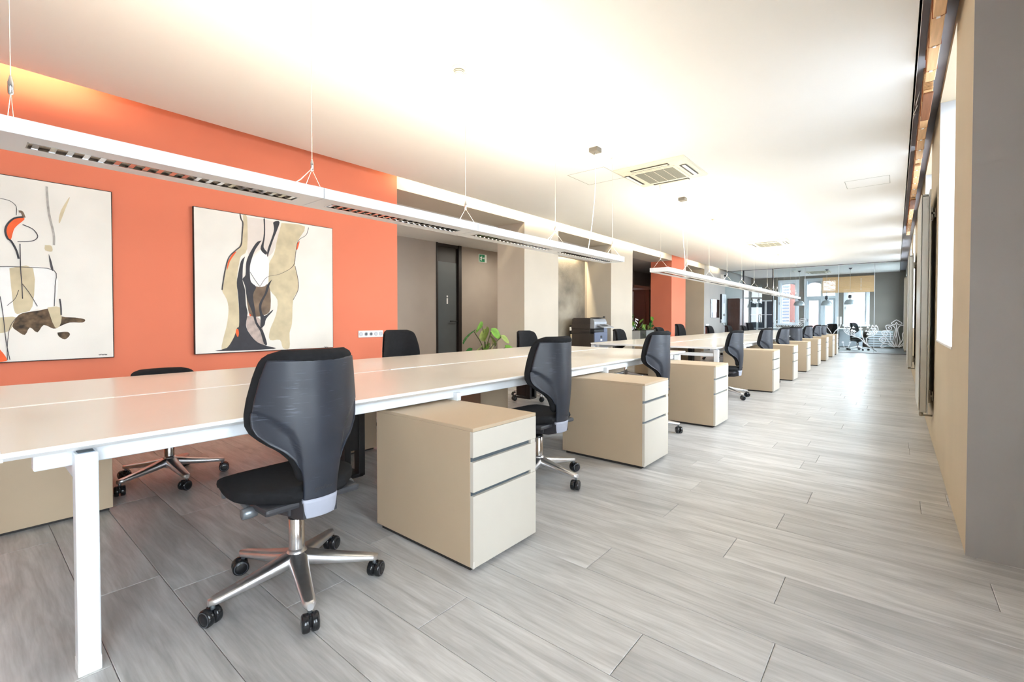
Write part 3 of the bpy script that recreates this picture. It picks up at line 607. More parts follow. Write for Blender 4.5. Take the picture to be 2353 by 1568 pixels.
def end_window(n, x0, x1, z0, z1, arch):
    wd = struct('window_%d' % n); t = .07; y = YB + .05
    f = MB()
    f.box(x0 - .04, x0 + t, y - .07, y + .06, z0, z1 + .04, .006); f.box(x1 - t, x1 + .04, y - .07, y + .06, z0, z1 + .04, .006)
    f.box(x0 + t, x1 - t, y - .07, y + .06, z1 - t, z1 + .04, .006); f.box(x0 - .06, x1 + .06, y - .1, y + .06, z0 - .05, z0 + .03, .006)
    f.build('window_frame', 'window_white', wd)
    s = MB(); u = .05
    a, b, c, d = x0 + t, x1 - t, z0 + .03, z1 - t
    s.box(a, a + u, y, y + .05, c, d, .004); s.box(b - u, b, y, y + .05, c, d, .004); s.box(a + u, b - u, y, y + .05, c, c + u, .004); s.box(a + u, b - u, y, y + .05, d - u, d, .004)
    s.build('sash', 'window_white', wd)
    MB().box(a + .02, b - .02, y + .02, y + .026, c + .02, d - .02).build('pane', 'window_glass', wd)
    if arch: arch_head(a, b, d - .28, d, y + .052).build('arched_head', 'window_grey', wd)
    MB().box(x0 + .01, x0 + .03, y - .09, y - .07, z0 + (z1 - z0) * .45, z0 + (z1 - z0) * .45 + .11, .004).build('window_handle', 'knob_grey', wd)
    portal(((x0 + x1) / 2, YB - .08, (z0 + z1) / 2), (R(-90), 0, 0), x1 - x0, z1 - z0, wd)
    return wd
end_window(n, *OP[0], True); n += 1
wd3 = end_window(n, *OP[2], False); n += 1
# balcony door
bd = struct('door_1'); x0, x1, z0, z1 = OP[1]; y = YB + .05
f = MB(); t = .08
f.box(x0 - .04, x0 + t, y - .07, y + .06, 0, z1 + .04, .006); f.box(x1 - t, x1 + .04, y - .07, y + .06, 0, z1 + .04, .006)
f.box(x0 + t, x1 - t, y - .07, y + .06, z1 - t, z1 + .04, .006); f.box(x0 + t, x1 - t, y - .07, y + .06, 1.98, 2.08, .006)
xm = x0 + .6; f.box(xm - .05, xm + .05, y - .05, y + .05, 0, 1.98, .005); f.box(xm - .04, xm + .04, y - .05, y + .05, 2.08, z1 - t, .005)
f.build('door_frame', 'window_grey', bd)
for (a, b) in ((x0 + t, xm - .05), (xm + .05, x1 - t)):
    s = MB(); u = .07
    s.box(a, a + u, y - .03, y + .03, .02, 1.98, .004); s.box(b - u, b, y - .03, y + .03, .02, 1.98, .004)
    s.box(a + u, b - u, y - .03, y + .03, .02, .74, .004); s.box(a + u, b - u, y - .03, y + .03, 1.9, 1.98, .004)
    s.build('door_leaf', 'window_grey', bd)
    MB().box(a + .03, b - .03, y, y + .006, .72, 1.93).build('pane', 'window_glass', bd)
    MB().box(a - .0, b, y, y + .006, 2.06, z1 - .06).build('pane', 'window_glass', bd)
arch_head(x0 + t, xm - .04, 2.45, z1 - t, y + .052).build('arched_head', 'window_grey', bd)
h = MB(); h.box(x0 + .095, x0 + .115, y - .06, y - .03, 1.0, 1.12, .003); h.tube([(x0 + .105, y - .06, 1.06), (x0 + .105, y - .1, 1.06), (x0 + .21, y - .1, 1.06)], .009, 8)
h.build('door_handle', 'knob_grey', bd)
portal(((x0 + x1) / 2, YB - .08, 1.75), (R(-90), 0, 0), x1 - x0, 2.1, bd)
# window in the side room
sw = struct('window_%d' % n); n += 1
f = MB()
for (a, b, c, d) in ((-8.75, -8.68, .7, 2.2), (-7.95, -7.88, .7, 2.2), (-8.68, -7.95, .7, .77), (-8.68, -7.95, 2.13, 2.2), (-8.68, -7.95, 1.4, 1.46), (-8.34, -8.29, .77, 2.13)):
    f.box(a, b, 16.93, 17.0, c, d, .004)
f.build('window_frame', 'window_white', sw)
MB().box(-8.7, -7.93, 16.97, 16.975, .75, 2.15).build('backlit_blind_pane', 'side_blind' if 'side_blind' in M else mat('side_blind', (225, 232, 242), .6, var=.04, emit=((214, 226, 245), 2.5)).name, sw)
MB().box(-7.86, -7.4, 16.86, 16.95, .05, 2.25, .02).build('dark_curtain', 'curtain_black', sw)

# ---- dark door in the passage
dr = struct('door_2'); ya, yb = 6.893, 7.674
f = MB(); f.box(XP - .1, XP + .015, ya, ya + .05, 0, ZL); f.box(XP - .1, XP + .015, yb - .09, yb, 0, ZL)
f.box(XP - .1, XP - .02, ya + .05, yb - .09, 2.78, ZL); f.build('door_frame', 'door_frame', dr)
MB().box(XP - .08, XP - .045, ya + .05, yb - .09, .02, 2.78, .003).build('door_leaf', 'door_dark', dr)
MB().box(XP - .046, XP - .041, ya + .055, yb - .12, .32, 2.43, .001).build('frosted_film', 'door_frost', dr)
h = MB(); h.tube([(XP - .045, yb - .14, 1.07), (XP + .0, yb - .14, 1.07), (XP + .0, yb - .36, 1.07)], .011, 8); h.build('door_handle', 'black_steel', dr)
i_ = MB(); i_.box(XP - .041, XP - .039, 7.245, 7.285, 1.47, 1.60); i_.box(XP - .041, XP - .039, 7.245, 7.285, 1.625, 1.665); i_.build('letter_i', 'print_white', dr)

# ---- glass screen at the far end of the office
gs = empty('glass_screen', (0, YG, 0)); tag(gs, 'clear full-height glass screen with white etched plant ornaments at the far end', 'glass partition')
def G(nm, m, x0, x1, z0, z1, t=.012): return MB().box(x0, x1, -t / 2, t / 2, z0, z1).build(nm, m, gs)
cuts = [-5.1, -4.42, -3.44, -2.46, -1.5, -.545, XR - .012]
G('pane', 'screen_glass', cuts[0] + .01, cuts[1] - .02, .03, ZC - .03)
for a, b in zip(cuts[2:-1], cuts[3:]): G('pane', 'screen_glass', a + .004, b - .004, .03, ZC - .03)
G('post', 'frame_dark', cuts[1] - .035, cuts[1] + .0, 0, ZC, .06)
G('post', 'frame_dark', cuts[2] - .03, cuts[2] + .005, 0, ZC, .06)
G('head_channel', 'frame_dark', XW, XR - .003, ZC - .012, ZC, .03); G('foot_channel', 'frame_dark', XW, cuts[1], 0, .012, .03); G('foot_channel', 'frame_dark', cuts[2], XR - .003, 0, .012, .03)
for x in cuts[3:-1]: G('silicone_joint', 'etch_grey', x - .008, x + .008, .03, ZC - .03, .014)
D = json.loads(DATA)
def gfn(a, b, h): return (a, -.0075 - h, b)
def etch(name, lines, polys, wd, sharp=False):
    h = empty(name); h.parent = gs
    for l in lines: MB().ribbon(smooth_pts(l, 4) if len(l) > 3 and not sharp else l, wd, gfn, .0012).build('etched_stroke', 'etch', h)
    for q in polys: MB().prism(q, -.0087, -.0075, 'y').build('etched_leaf', 'etch', h)
def clipx(l, lim=.245):
    o_ = []
    for q in l:
        if q[0] > lim: break
        o_.append(q)
    return o_
etch('curled_ornament', [q for q in map(clipx, D['GR']) if len(q) > 1], [], .022)
etch('plume_ornament', D['GM'], D['GT'], .022)
etch('fan_ornament', D['GL'], D['GF'], .016, True)
gd = empty('glass_door', (cuts[1] + .015, YG, 0), R(62)); tag(gd, 'open frameless glass door leaf hinged on the dark post of the glass screen', 'glass door')
MB().box(.0, .92, -.006, .006, .012, ZC - .5).build('pane', 'screen_glass', gd)
MB().box(-.0, .06, -.012, .012, ZC - .55, ZC - .47, .003).build('hinge', 'frame_dark', gd)
hb = MB(); hb.tube([(.8, -.006, 1.0), (.8, -.05, 1.0), (.8, -.05, 1.3), (.8, -.006, 1.3)], .012, 8); hb.build('pull_handle', 'chrome', gd)
# ================================================================== bench desks
def desk(name, label, xf, xb, y0, y1, stations):
    d = empty(name, ((xf + xb) / 2, y0, 0)); tag(d, label, 'desk')
    ox, oy = (xf + xb) / 2, y0
    def B(nm, m, a, b, c, e, z0, z1, bev=0): return MB().box(a - ox, b - ox, c - oy, e - oy, z0, z1, bev).build(nm, m, d)
    xm = ox; T = .735
    for (a, b) in ((xm + .018, xf), (xb, xm - .018)):
        B('desktop', 'desk_top', a + (.005 if b != xf else 0), b - (.005 if b == xf else 0), y0 + .003, y1 - .003, T - .0125, T, .0008)
        # white bevelled edging below the top
        s = 1 if b == xf else -1
        e = b if s > 0 else a
        pts = [(e - s * .0052 - ox, T - .0004), (e - ox, T - .004), (e - ox, T - .013), (e - s * .022 - ox, T - .027), (e - s * .05 - ox, T - .027), (e - s * .05 - ox, T - .0127), (e - s * .0052 - ox, T - .0127)]
        MB().prism(pts, .0, y1 - y0, 'y').build('desktop_edge', 'white_edge', d)
        B('desk_underside', 'white_edge', min(e - s * .05, xm + s * .018), max(e - s * .05, xm + s * .018), y0 + .002, y1 - .002, T - .0268, T - .0127)
    for y in (y0, y1 - .004): B('end_edging', 'white_edge', xb + .01, xf - .01, y - .002, y + .006, T - .0266, T - .0006)
    # centre rail with its lids
    B('cable_rail', 'white_metal', xm - .018, xm + .018, y0 + .12, y1 - .12, T - .09, T - .012)
    y = y0 + .42; k = 0
    while y < y1 - .4:
        ln = (.75, .28, .55, .24, .40)[k % 5]; up = (.0, .004, .0, .003, .001)[k % 5]
        B('rail_lid', 'white_edge', xm - .013, xm + .014, y, min(y + ln, y1 - .3), T - .012, T + .001 + up, .0012)
        y += ln + .01; k += 1
    # frame
    for s, e in ((1, xf), (-1, xb)):
        a, b = sorted((e - s * .12, e - s * .065))
        B('long_beam', 'white_metal', a, b, y0 + .07, y1 - .07, T - .082, T - .026, .003)
    for y in stations[1:-1]: B('cross_tube', 'white_metal', xb + .03, xf - .03, y - .016, y + .016, T - .098, T - .05, .003)
    for y in (stations[0], stations[-1]):
        B('cross_tube', 'white_metal', xb + .06, xf - .06, y + .005, y + .05, T - .13, T - .085, .003)
        for s, e in ((1, xf), (-1, xb)):
            a, b = sorted((e - s * .055, e + s * .004))
            l = MB(); w_ = .003
            l.box(a - ox, b - ox, y - oy, y - oy + .055, 0, T - .036, .003)
            lg = l.build('leg', 'white_metal', d)
            B('leg_socket', 'channel_metal', a + .008, b - .008, y + .008, y + .047, T - .0362, T - .0335)
            B('foot_cap', 'white_edge', a - .001, b + .001, y - .001, y + .056, 0, .045, .002)
    return d
desk('bench_desk', 'long cream-topped double bench desk in front of the orange wall', -1.95, -3.96, .075, 5.62, [.23, 1.896, 3.726, 5.40])
desk('bench_desk', 'long white double bench desk stretching away behind the nearer one', -1.86, -3.82, 6.6, 18.2, [6.62, 8.3, 9.95, 11.6, 13.25, 14.9, 16.5, 18.1])

# ================================================================== pedestals
def make_pedestal():
    p = empty('drawer_pedestal'); W_, D_, H_ = .457, .725, .64
    # local: front faces +x at x=0, width along y from 0
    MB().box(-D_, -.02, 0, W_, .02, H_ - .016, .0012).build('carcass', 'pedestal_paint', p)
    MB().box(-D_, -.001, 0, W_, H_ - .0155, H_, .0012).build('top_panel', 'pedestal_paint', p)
    MB().box(-D_ + .03, -.03, .012, W_ - .012, 0, .0195).build('plinth', 'plinth_dark', p)
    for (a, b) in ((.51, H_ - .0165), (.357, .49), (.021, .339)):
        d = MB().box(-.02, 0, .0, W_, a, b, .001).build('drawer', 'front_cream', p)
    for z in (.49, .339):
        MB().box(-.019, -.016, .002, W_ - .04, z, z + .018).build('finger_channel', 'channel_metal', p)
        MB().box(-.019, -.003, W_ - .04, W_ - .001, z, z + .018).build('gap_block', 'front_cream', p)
    MB().prism([(-.012, .0205), (.0006, .0205), (.0006, .052), (-.004, .034)], -.0008, .006, 'y').build('corner_chip', 'chip_white', p)
    return p
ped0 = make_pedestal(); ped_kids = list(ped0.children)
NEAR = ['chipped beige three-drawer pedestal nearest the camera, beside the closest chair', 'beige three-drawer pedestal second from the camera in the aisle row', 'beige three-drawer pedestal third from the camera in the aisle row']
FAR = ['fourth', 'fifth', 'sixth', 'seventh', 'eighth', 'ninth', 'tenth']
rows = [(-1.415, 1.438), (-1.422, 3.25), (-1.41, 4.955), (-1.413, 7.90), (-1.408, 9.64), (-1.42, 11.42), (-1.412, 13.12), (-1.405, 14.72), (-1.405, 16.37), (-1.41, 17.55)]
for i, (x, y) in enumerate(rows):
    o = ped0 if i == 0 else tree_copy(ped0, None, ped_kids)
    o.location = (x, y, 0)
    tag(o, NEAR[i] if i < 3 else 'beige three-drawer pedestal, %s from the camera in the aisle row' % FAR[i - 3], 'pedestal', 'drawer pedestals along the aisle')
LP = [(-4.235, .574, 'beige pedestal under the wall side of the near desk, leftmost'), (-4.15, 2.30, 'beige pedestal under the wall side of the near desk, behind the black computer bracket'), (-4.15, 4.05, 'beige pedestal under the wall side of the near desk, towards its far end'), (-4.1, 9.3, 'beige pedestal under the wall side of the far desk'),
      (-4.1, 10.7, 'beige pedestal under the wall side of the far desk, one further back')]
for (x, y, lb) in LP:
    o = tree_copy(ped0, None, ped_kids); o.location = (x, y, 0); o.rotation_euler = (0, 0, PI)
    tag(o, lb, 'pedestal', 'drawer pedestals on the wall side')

# ================================================================== office chairs
def lerp(tab, z):
    for (a, u), (b, v) in zip(tab, tab[1:]):
        if z <= b:
            t = (z - a) / (b - a); t = max(0, min(1, t)); return u + (v - u) * t
    return tab[-1][1]
HW = [(.36, .066), (.43, .072), (.50, .074), (.55, .082), (.59, .100), (.625, .130), (.655, .170), (.69, .203), (.72, .215), (.76, .217), (.82, .210), (.90, .195), (.96, .180), (.985, .168), (1.0, .145)]
XBK = [(.36, .205), (.45, .216), (.55, .226), (.65, .230), (.75, .229), (.85, .226), (1.0, .228)]
SPN = [(.36, .2), (.5, .2), (.54, .075), (.60, .078), (.66, .092), (.70, .110), (.74, .145), (.77, .185), (.79, .25), (1.0, .3)]
def sg(a, p): return math.copysign(abs(a) ** p, a)
def back_ring(z, hw, th, x0, n=40, k=2.7, crease=False, pw=.55, wrap=0):
    r = []
    for j in range(n):
        a = 2 * PI * j / n
        y = hw * sg(math.cos(a), .8); xo = th / 2 * sg(math.sin(a), pw)
        x = x0 + xo - k * y * y
        if crease and math.sin(a) > 0:
            s = lerp(SPN, z); t = max(0, min(1, (abs(y) - s) / .008)); x -= .015 * t * t * (3 - 2 * t)
        r.append((x, y, z))
    return r
def make_chair():
    c = empty('office_chair')
    # shell
    rs = []
    zs = [.432 + (.968 - .432) * i / 60 for i in range(61)]
    for z in zs: rs.append(back_ring(z, lerp(HW, z) - .006, .02, lerp(XBK, z) - .004, 96, crease=True, pw=.35))
    sh = MB().rings(rs).build('back_shell', 'chair_shell', c)
    # cushion in front of the shell, rolled over at the top
    rs = []
    zs = [.50 + (1.004 - .50) * i / 34 for i in range(35)]
    for z in zs:
        e = min(1, (1.006 - z) / .03); e2 = min(1, (z - .497) / .04)
        q = (max(0, 1 - (1 - e) ** 2)) ** .5 * (max(0, 1 - (1 - e2) ** 2)) ** .5
        q = max(q, .12)
        top = max(0, min(1, (z - .93) / .05)); top = top * top * (3 - 2 * top)
        th = (.052 + .030 * top) * q
        rs.append(back_ring(z, (lerp(HW, z) + .004) * (.75 + .25 * q), th, lerp(XBK, z) - .040 + .014 * top, 40, pw=.7))
    MB().rings(rs).build('back_cushion', 'chair_fabric', c)
    # light grey cap under the shell
    rs = [back_ring(z, lerp(HW, z) - .003 - (.004 if z < .37 else 0), .026, lerp(XBK, z) - .006, 40, pw=.35) for z in (.362, .366, .38, .40, .42, .436)]
    MB().rings(rs).build('back_cap', 'chair_cap', c)
    # carrier arm from the cap to the mechanism
    pts = [(.20, .362), (.20, .432), (.12, .420), (.06, .418), (-.08, .412), (-.12, .395), (-.11, .355), (-.08, .322), (-.05, .316), (.0, .328), (.06, .338), (.14, .345)]
    m_ = MB(); m_.prism(pts, -.068, .068, 'y'); m_.build('carrier', 'chair_plastic', c)
    # seat
    rs = []
    for i in range(23):
        t = i / 22; x = .195 - .485 * t
        yw = .218 + .028 * math.sin(PI * min(1, t * 1.1)) - (.05 * max(0, (t - .86) / .14) ** 2) - (.11 * max(0, (.42 - t) / .42) ** 1.6)
        zt = .487 - .012 * math.sin(PI * t) - .055 * max(0, (t - .72) / .28) ** 2.2
        th = .068 * (1 - .75 * max(0, (t - .9) / .1) ** 2 - .7 * max(0, (.07 - t) / .07) ** 2)
        ring = []
        for j in range(28):
            a = 2 * PI * j / 28
            ring.append((x, yw * sg(math.cos(a), .5), zt - .034 + th / 2 * sg(math.sin(a), .6) + .008 * abs(math.cos(a)) ** 3))
        rs.append(ring)
    MB().rings(rs).build('seat_cushion', 'chair_fabric', c)
    MB().box(-.2, .17, -.19, .19, .398, .425, .012).build('seat_shell', 'chair_plastic', c)
    MB().box(-.12, .10, -.08, .08, .345, .40, .015).build('mechanism', 'chair_plastic', c)
    for s in (1, -1):
        m_ = MB(); m_.tube([(.045, s * .185, .392), (-.03, s * .19, .405), (-.10, s * .185, .415), (-.17, s * .18, .405), (-.215, s * .178, .395)], [.014, .013, .011, .012, .016], 10)
        m_.build('control_bar', 'knob_grey', c)
        m_ = MB(); m_.lathe([(.008, -.028), (.02, -.026), (.022, 0), (.02, .022), (.012, .028)], (.05, s * .20, .392), 14, 'y'); m_.build('knob', 'knob_grey', c)
        m_ = MB(); m_.lathe([(.010, -.02), (.020, -.018), (.021, .014), (.015, .02)], (-.22, s * .185, .397), 14, 'y'); m_.build('knob', 'knob_grey', c)
    # embossed maker's word on the spine
    cu = bpy.data.curves.new('t', 'FONT'); cu.body = 'giroflex'; cu.size = .024; cu.extrude = .0004; cu.align_x = 'CENTER'; cu.align_y = 'CENTER'
    to = bpy.data.objects.new('t', cu); C.objects.link(to)
    dg = bpy.context.evaluated_depsgraph_get(); me = bpy.data.meshes.new_from_object(to.evaluated_get(dg))
    bpy.data.objects.remove(to); me.name = 'embossed_word'
    me.materials.append(M['chair_plastic'])
    lo = bpy.data.objects.new('embossed_word', me); C.objects.link(lo); lo.parent = c
    lo.location = (.2265, 0, .475); lo.rotation_euler = (R(90), 0, R(90))
    # gas column
    m_ = MB(); m_.lathe([(.030, .10), (.031, .13), (.031, .300), (.028, .303)], n=20); m_.build('column', 'chrome', c)
    m_ = MB(); m_.lathe([(.032, .296), (.033, .300), (.033, .309), (.022, .314)], n=20); m_.build('column_ring', 'caster_black', c)
    m_ = MB(); m_.lathe([(.014, .30), (.014, .36)], n=16); m_.build('piston', 'chrome', c)
    up = [x for x in C.objects if x.parent == c]
    m_ = MB(); m_.lathe([(.02, .085), (.038, .095), (.045, .12), (.040, .155), (.030, .172)], n=20); hub = m_.build('hub', 'polished_alu', c)
    # one arm of the star base and one caster (placed five times)
    rs = []
    for i in range(15):
        t = i / 14; x = .02 + .305 * t
        wd = .040 - .018 * t ** .8 if t < .93 else .0225 - .012 * (t - .93) / .07
        zc = .135 - .048 * t ** .75; th = .056 - .032 * t ** .9
        ring = []
        for j in range(16):
            a = 2 * PI * j / 16; ring.append((x, wd * sg(math.cos(a), .7), zc + th / 2 * sg(math.sin(a), .6)))
        rs.append(ring)
    arm = MB().rings(rs).build('base_arm', 'polished_alu', c)
    cs = empty('caster'); cs.parent = c
    m_ = MB(); m_.tube([(0, 0, .082), (0, 0, .060)], .008, 10); m_.build('pin', 'knob_grey', cs)
    m_ = MB()
    for s in (1, -1):
        m_.lathe([(.012, s * .004), (.031, s * .004), (.0325, s * .010), (.0325, s * .023), (.029, s * .028), (.010, s * .030)], (.012, 0, .0325), 22, 'y')
    m_.build('wheels', 'caster_black', cs)
    m_ = MB()
    for s in (1, -1): m_.lathe([(.0235, s * .0293), (.0255, s * .0297), (.0275, s * .0286)], (.012, 0, .0325), 22, 'y', cap=False)
    m_.build('wheel_rim', 'caster_rim', cs)
    m_ = MB(); m_.box(-.016, .03, -.0045, .0045, .022, .062, .002); m_.build('fork', 'caster_black', cs)
    return c, up, hub, arm, cs
CH = make_chair()
used = [False]
def chair(x, y, rot, a0, label, group, dz=0, squash=1.0):
    c0, up, hub, arm, cs = CH
    if not used[0]:
        used[0] = True; c = c0; ups = up; h = hub
        arms = [arm]; css = [cs]
    else:
        c = c0.copy(); C.objects.link(c)
        ups = []
        for u in up + [hub]:
            q = u.copy(); C.objects.link(q); q.parent = c; ups.append(q)
        ups = ups[:-1]
        q = arm.copy(); C.objects.link(q); q.parent = c; arms = [q]
        css = []
    c.location = (x, y, 0); c.rotation_euler = (0, 0, R(rot))
    while len(arms) < 5:
        q = arm.copy(); C.objects.link(q); q.parent = c; arms.append(q)
    while len(css) < 5:
        q = cs.copy(); C.objects.link(q); q.parent = c; css.append(q)
        for ch in cs.children:
            k = ch.copy(); C.objects.link(k); k.parent = q
    for k in range(5):
        a = R(a0 - rot + 72 * k)
        arms[k].rotation_euler = (0, 0, a); arms[k].location = (0, 0, 0)
        css[k].location = (.31 * math.cos(a), .31 * math.sin(a), 0); css[k].rotation_euler = (0, 0, a + R((k * 67) % 140 - 70))
    for u in ups:
        n_ = u.name.split('.')[0]
        if n_.startswith('column'): continue
        zb = .475 if n_ == 'embossed_word' else 0
        if n_ in ('back_shell', 'back_cushion') and squash != 1.0:
            u.scale = (1, 1, squash); u.location = (0, 0, dz + .43 * (1 - squash))
        else: u.location = (u.location.x, u.location.y, zb + dz)
    tag(c, label, 'chair', group)
    return c
GA = 'black office chairs along the aisle'; GW = 'black office chairs on the wall side'
chair(-1.911, .896, 0, -89.5, 'black office chair nearest the camera, its scratched back turned to the aisle', GA)
chair(-1.918, 2.60, -2, -1.4, 'black office chair between the first and second aisle pedestals', GA)
chair(-1.925, 4.42, -2, 21, 'black office chair between the second and third aisle pedestals', GA)
chair(-1.885, 7.08, -2, 40, 'black office chair at the near end of the far desk, seat showing', GA, -.04)
chair(-1.885, 9.12, -6, 10, 'black office chair just beyond the fourth aisle pedestal', GA, -.04)
chair(-1.885, 10.74, -6, 33, 'black office chair just beyond the fifth aisle pedestal', GA, -.05)
chair(-1.885, 12.47, -38, 50, 'black office chair swivelled with its broad back towards the camera', GA, -.06)
chair(-1.885, 14.13, -8, 5, 'black office chair just beyond the seventh aisle pedestal', GA, -.05)
chair(-1.885, 15.95, -8, 20, 'black office chair just beyond the eighth aisle pedestal', GA, -.05)
chair(-1.885, 17.19, -4, 44, 'black office chair furthest along the aisle row', GA, -.07)
chair(-3.885, .94, 182, 3, 'low black office chair tucked under the desk below the two paintings', GW, -.06, .69)
chair(-3.94, 3.0, 176, 20, 'black office chair in front of the end of the orange wall', GW)
chair(-3.94, 5.2, 178, 40, 'black office chair in front of the first beige pillar', GW, -.05)
chair(-3.86, 7.95, 184, 10, 'black office chair just right of the copier', GW, -.07)
chair(-3.86, 9.85, 182, 60, 'black office chair in front of the opening with the planters', GW, -.06)
chair(-3.86, 11.1, 180, 33, 'black office chair in front of the orange pillar', GW)
chair(-3.86, 13.4, 180, 14, 'black office chair below the small wall mirror', GW, -.07)
chair(-3.86, 15.3, 178, 50, 'black office chair below the grey wall panel', GW, -.08)
chair(-3.9, 17.3, 181, 22, 'black office chair in front of the brown cabinet', GW, -.1)
chair(-3.95, 18.3, 170, 22, 'black office chair by the open glass door', GW, -.02)

# ================================================================== computer brackets under the desks
for (x, y, lb) in ((-2.77, 1.60, 'black steel computer bracket hanging under the near desk beside the first pedestal'), (-3.70, 4.78, 'black computer box hung under the wall side of the near desk'), (-2.7, 8.0, 'black computer bracket hanging under the far desk')):
    p = empty('computer_bracket', (x, y, 0)); tag(p, lb, 'bracket', 'computer brackets under the desks')
    m_ = MB(); m_.box(-.03, .03, 0, .045, .09, .70, .002); m_.box(-.03, .03, .105, .15, .07, .70, .002); m_.build('upright', 'black_steel', p)
    MB().box(-.026, .026, .045, .105, .25, .70, .002).build('slider', 'black_steel', p)
    MB().box(-.21, .03, .01, .14, .065, .09, .004).build('tray', 'black_steel', p)
    MB().box(-.03, .03, -.005, .155, .66, .708, .002).build('clamp', 'black_steel', p)
    if y > 4 and y < 6: MB().box(-.20, -.03, .0, .15, .10, .56, .006).build('computer_case', 'black_steel', p)

# ================================================================== pendant fixtures
def pendant_light(label, x, y0, mods, ml, fine):
    p = empty('linear_pendant', (x, y0, 0)); tag(p, label, 'pendant light', 'linear pendant lights over the desks')
    hw = .13; z0, z1 = 1.768, 1.824; t = .006
    blade = None
    merged = MB()
    for k in range(mods):
        a, b = k * ml + .002, (k + 1) * ml - .002
        s = MB(); c0, c1 = a + .09, b - .09; sw_ = .042
        s.box(-hw, -hw + t, a, b, z0, z1); s.box(hw - t, hw, a, b, z0, z1)                       # sides
        s.box(-hw + t, -sw_, a, b, z0, z0 + .004); s.box(sw_, hw - t, a, b, z0, z0 + .004)        # bottom plate with its slot
        s.box(-sw_, sw_, a, c0, z0, z0 + .004); s.box(-sw_, sw_, c1, b, z0, z0 + .004)
        s.box(-hw + t, -.05, a, b, z1 - .004, z1); s.box(.05, hw - t, a, b, z1 - .004, z1)        # top lips
        s.box(-hw + t, hw - t, a, a + .004, z0 + .004, z1); s.box(-hw + t, hw - t, b - .004, b, z0 + .004, z1)
        s.build('body', 'white_metal', p)
        h = MB(); h.box(-sw_ - .004, -sw_, c0, c1, z0 + .0045, z0 + .03); h.box(sw_, sw_ + .004, c0, c1, z0 + .0045, z0 + .03); h.box(-sw_, sw_, c0, c1, z0 + .03, z0 + .034)
        h.build('reflector', 'housing_dark', p)
        r_ = MB()
        for q in (-sw_, sw_ - .004): r_.box(q, q + .004, c0, c1, z0 - .001, z0 + .008)
        for q in (c0, c1 - .004): r_.box(-sw_, sw_, q, q + .004, z0 - .001, z0 + .008)
        r_.build('slot_rim', 'louver_alu', p)
        nb = int((c1 - c0) / .047)
        for j in range(nb):
            y = c0 + (j + .5) * (c1 - c0) / nb
            prof = [(-.009, z0 + .001), (.009, z0 + .001), (.004, z0 + .022), (-.004, z0 + .022)]
            if fine:
                if blade is None:
                    bl = MB(); bl.prism([(u, v) for u, v in prof], -sw_ + .001, sw_ - .001, 'x'); o = bl.build('louver_blade', 'louver_alu', p); blade = o.data
                else: o = bpy.data.objects.new('louver_blade', blade); C.objects.link(o); o.parent = p
                o.location = (0, y, 0)
            else: merged.prism([(u + y, v) for u, v in prof], -sw_ + .001, sw_ - .001, 'x')
        g = MB(); g.tube([(-.0, a + .05, z1 - .02), (0, b - .05, z1 - .02)], .008, 8); g.build('upper_tube', 'tube_glow', p)
        area('upper_light', (0, (a + b) / 2, z1 - .008), (PI, 0, 0), .07, ml - .1, UP_W * (1.0 if fine else .78), (1.0, .91, .73), p)
    if not fine: merged.build('louver_blades', 'louver_alu', p)['kind'] = 'stuff'
    for e in (0, mods * ml):
        MB().box(-hw, hw, e - .003, e + .003, z0, z1, .001).build('end_plate', 'white_metal', p)
    # suspensions
    for k in range(mods + 1):
        y = k * ml + (0 if 0 < k < mods else (.055 if k == 0 else -.04))
        if mods == 7 and 5.8 < y < 6.85: y = 6.9      # clear of the far air conditioner
        wm = MB(); wm.tube([(0, y, 1.99), (0, y, ZC - .05)], .0011, 6)
        wm.tube([(0, y, 1.95), (-.10, y - .01, z1)], .0012, 6); wm.tube([(0, y, 1.95), (.10, y + .0, z1)], .0012, 6)
        if 0 < k < mods and k % 2 == 1: wm.tube([(0, y, 1.955), (-.03, y - .05, 1.89), (-.06, y - .12, z1 + .005)], .0022, 6)
        wm.build('suspension_wire', 'wire', p)
        g = MB(); g.lathe([(.004, 1.94), (.0085, 1.945), (.0085, 1.985), (.005, 2.0), (.003, 2.01)], (0, y, 0), 12); g.build('wire_grip', 'chrome', p)
        g = MB(); g.lathe([(.009, ZC - .065), (.013, ZC - .06), (.021, ZC - .012), (.022, ZC)], (0, y, 0), 16); g.build('ceiling_cup', 'cup_white', p)
        if 0 < k < mods: MB().box(.085, .115, y - .05, y + .03, z1, z1 + .006, .002).build('joint_clip', 'white_metal', p)
    return p
pl = pendant_light('long white linear pendant light in front of the orange wall', -2.5, .085, 4, 1.189, True)
cb = MB(); cb.box(-.05, .05, 4.27, 4.37, ZC - .045, ZC, .004); cb.build('junction_box', 'junction_grey', pl)
cb = MB(); cb.tube(smooth_pts([(0, 4.32, ZC - .045), (.004, 4.32, 2.6), (-.012, 4.31, 2.3), (-.02, 4.27, 2.05), (0, 4.17, 1.83)], 4), .004, 8); cb.build('power_cord', 'cup_white', pl)
pl = pendant_light('second white linear pendant light, starting by the orange pillar', -2.5, 6.15, 7, 1.1, False)
cb = MB(); cb.box(-.05, .05, .84, .94, ZC - .045, ZC, .004); cb.build('junction_box', 'junction_grey', pl)
cb = MB(); cb.tube(smooth_pts([(0, .89, ZC - .045), (.004, .89, 2.6), (.012, .9, 2.3), (.02, .95, 2.05), (0, 1.02, 1.83)], 4), .004, 8); cb.build('power_cord', 'cup_white', pl)
pendant_light('third and furthest white linear pendant light, in front of the glass screen', -2.5, 14.25, 3, 1.05, False)

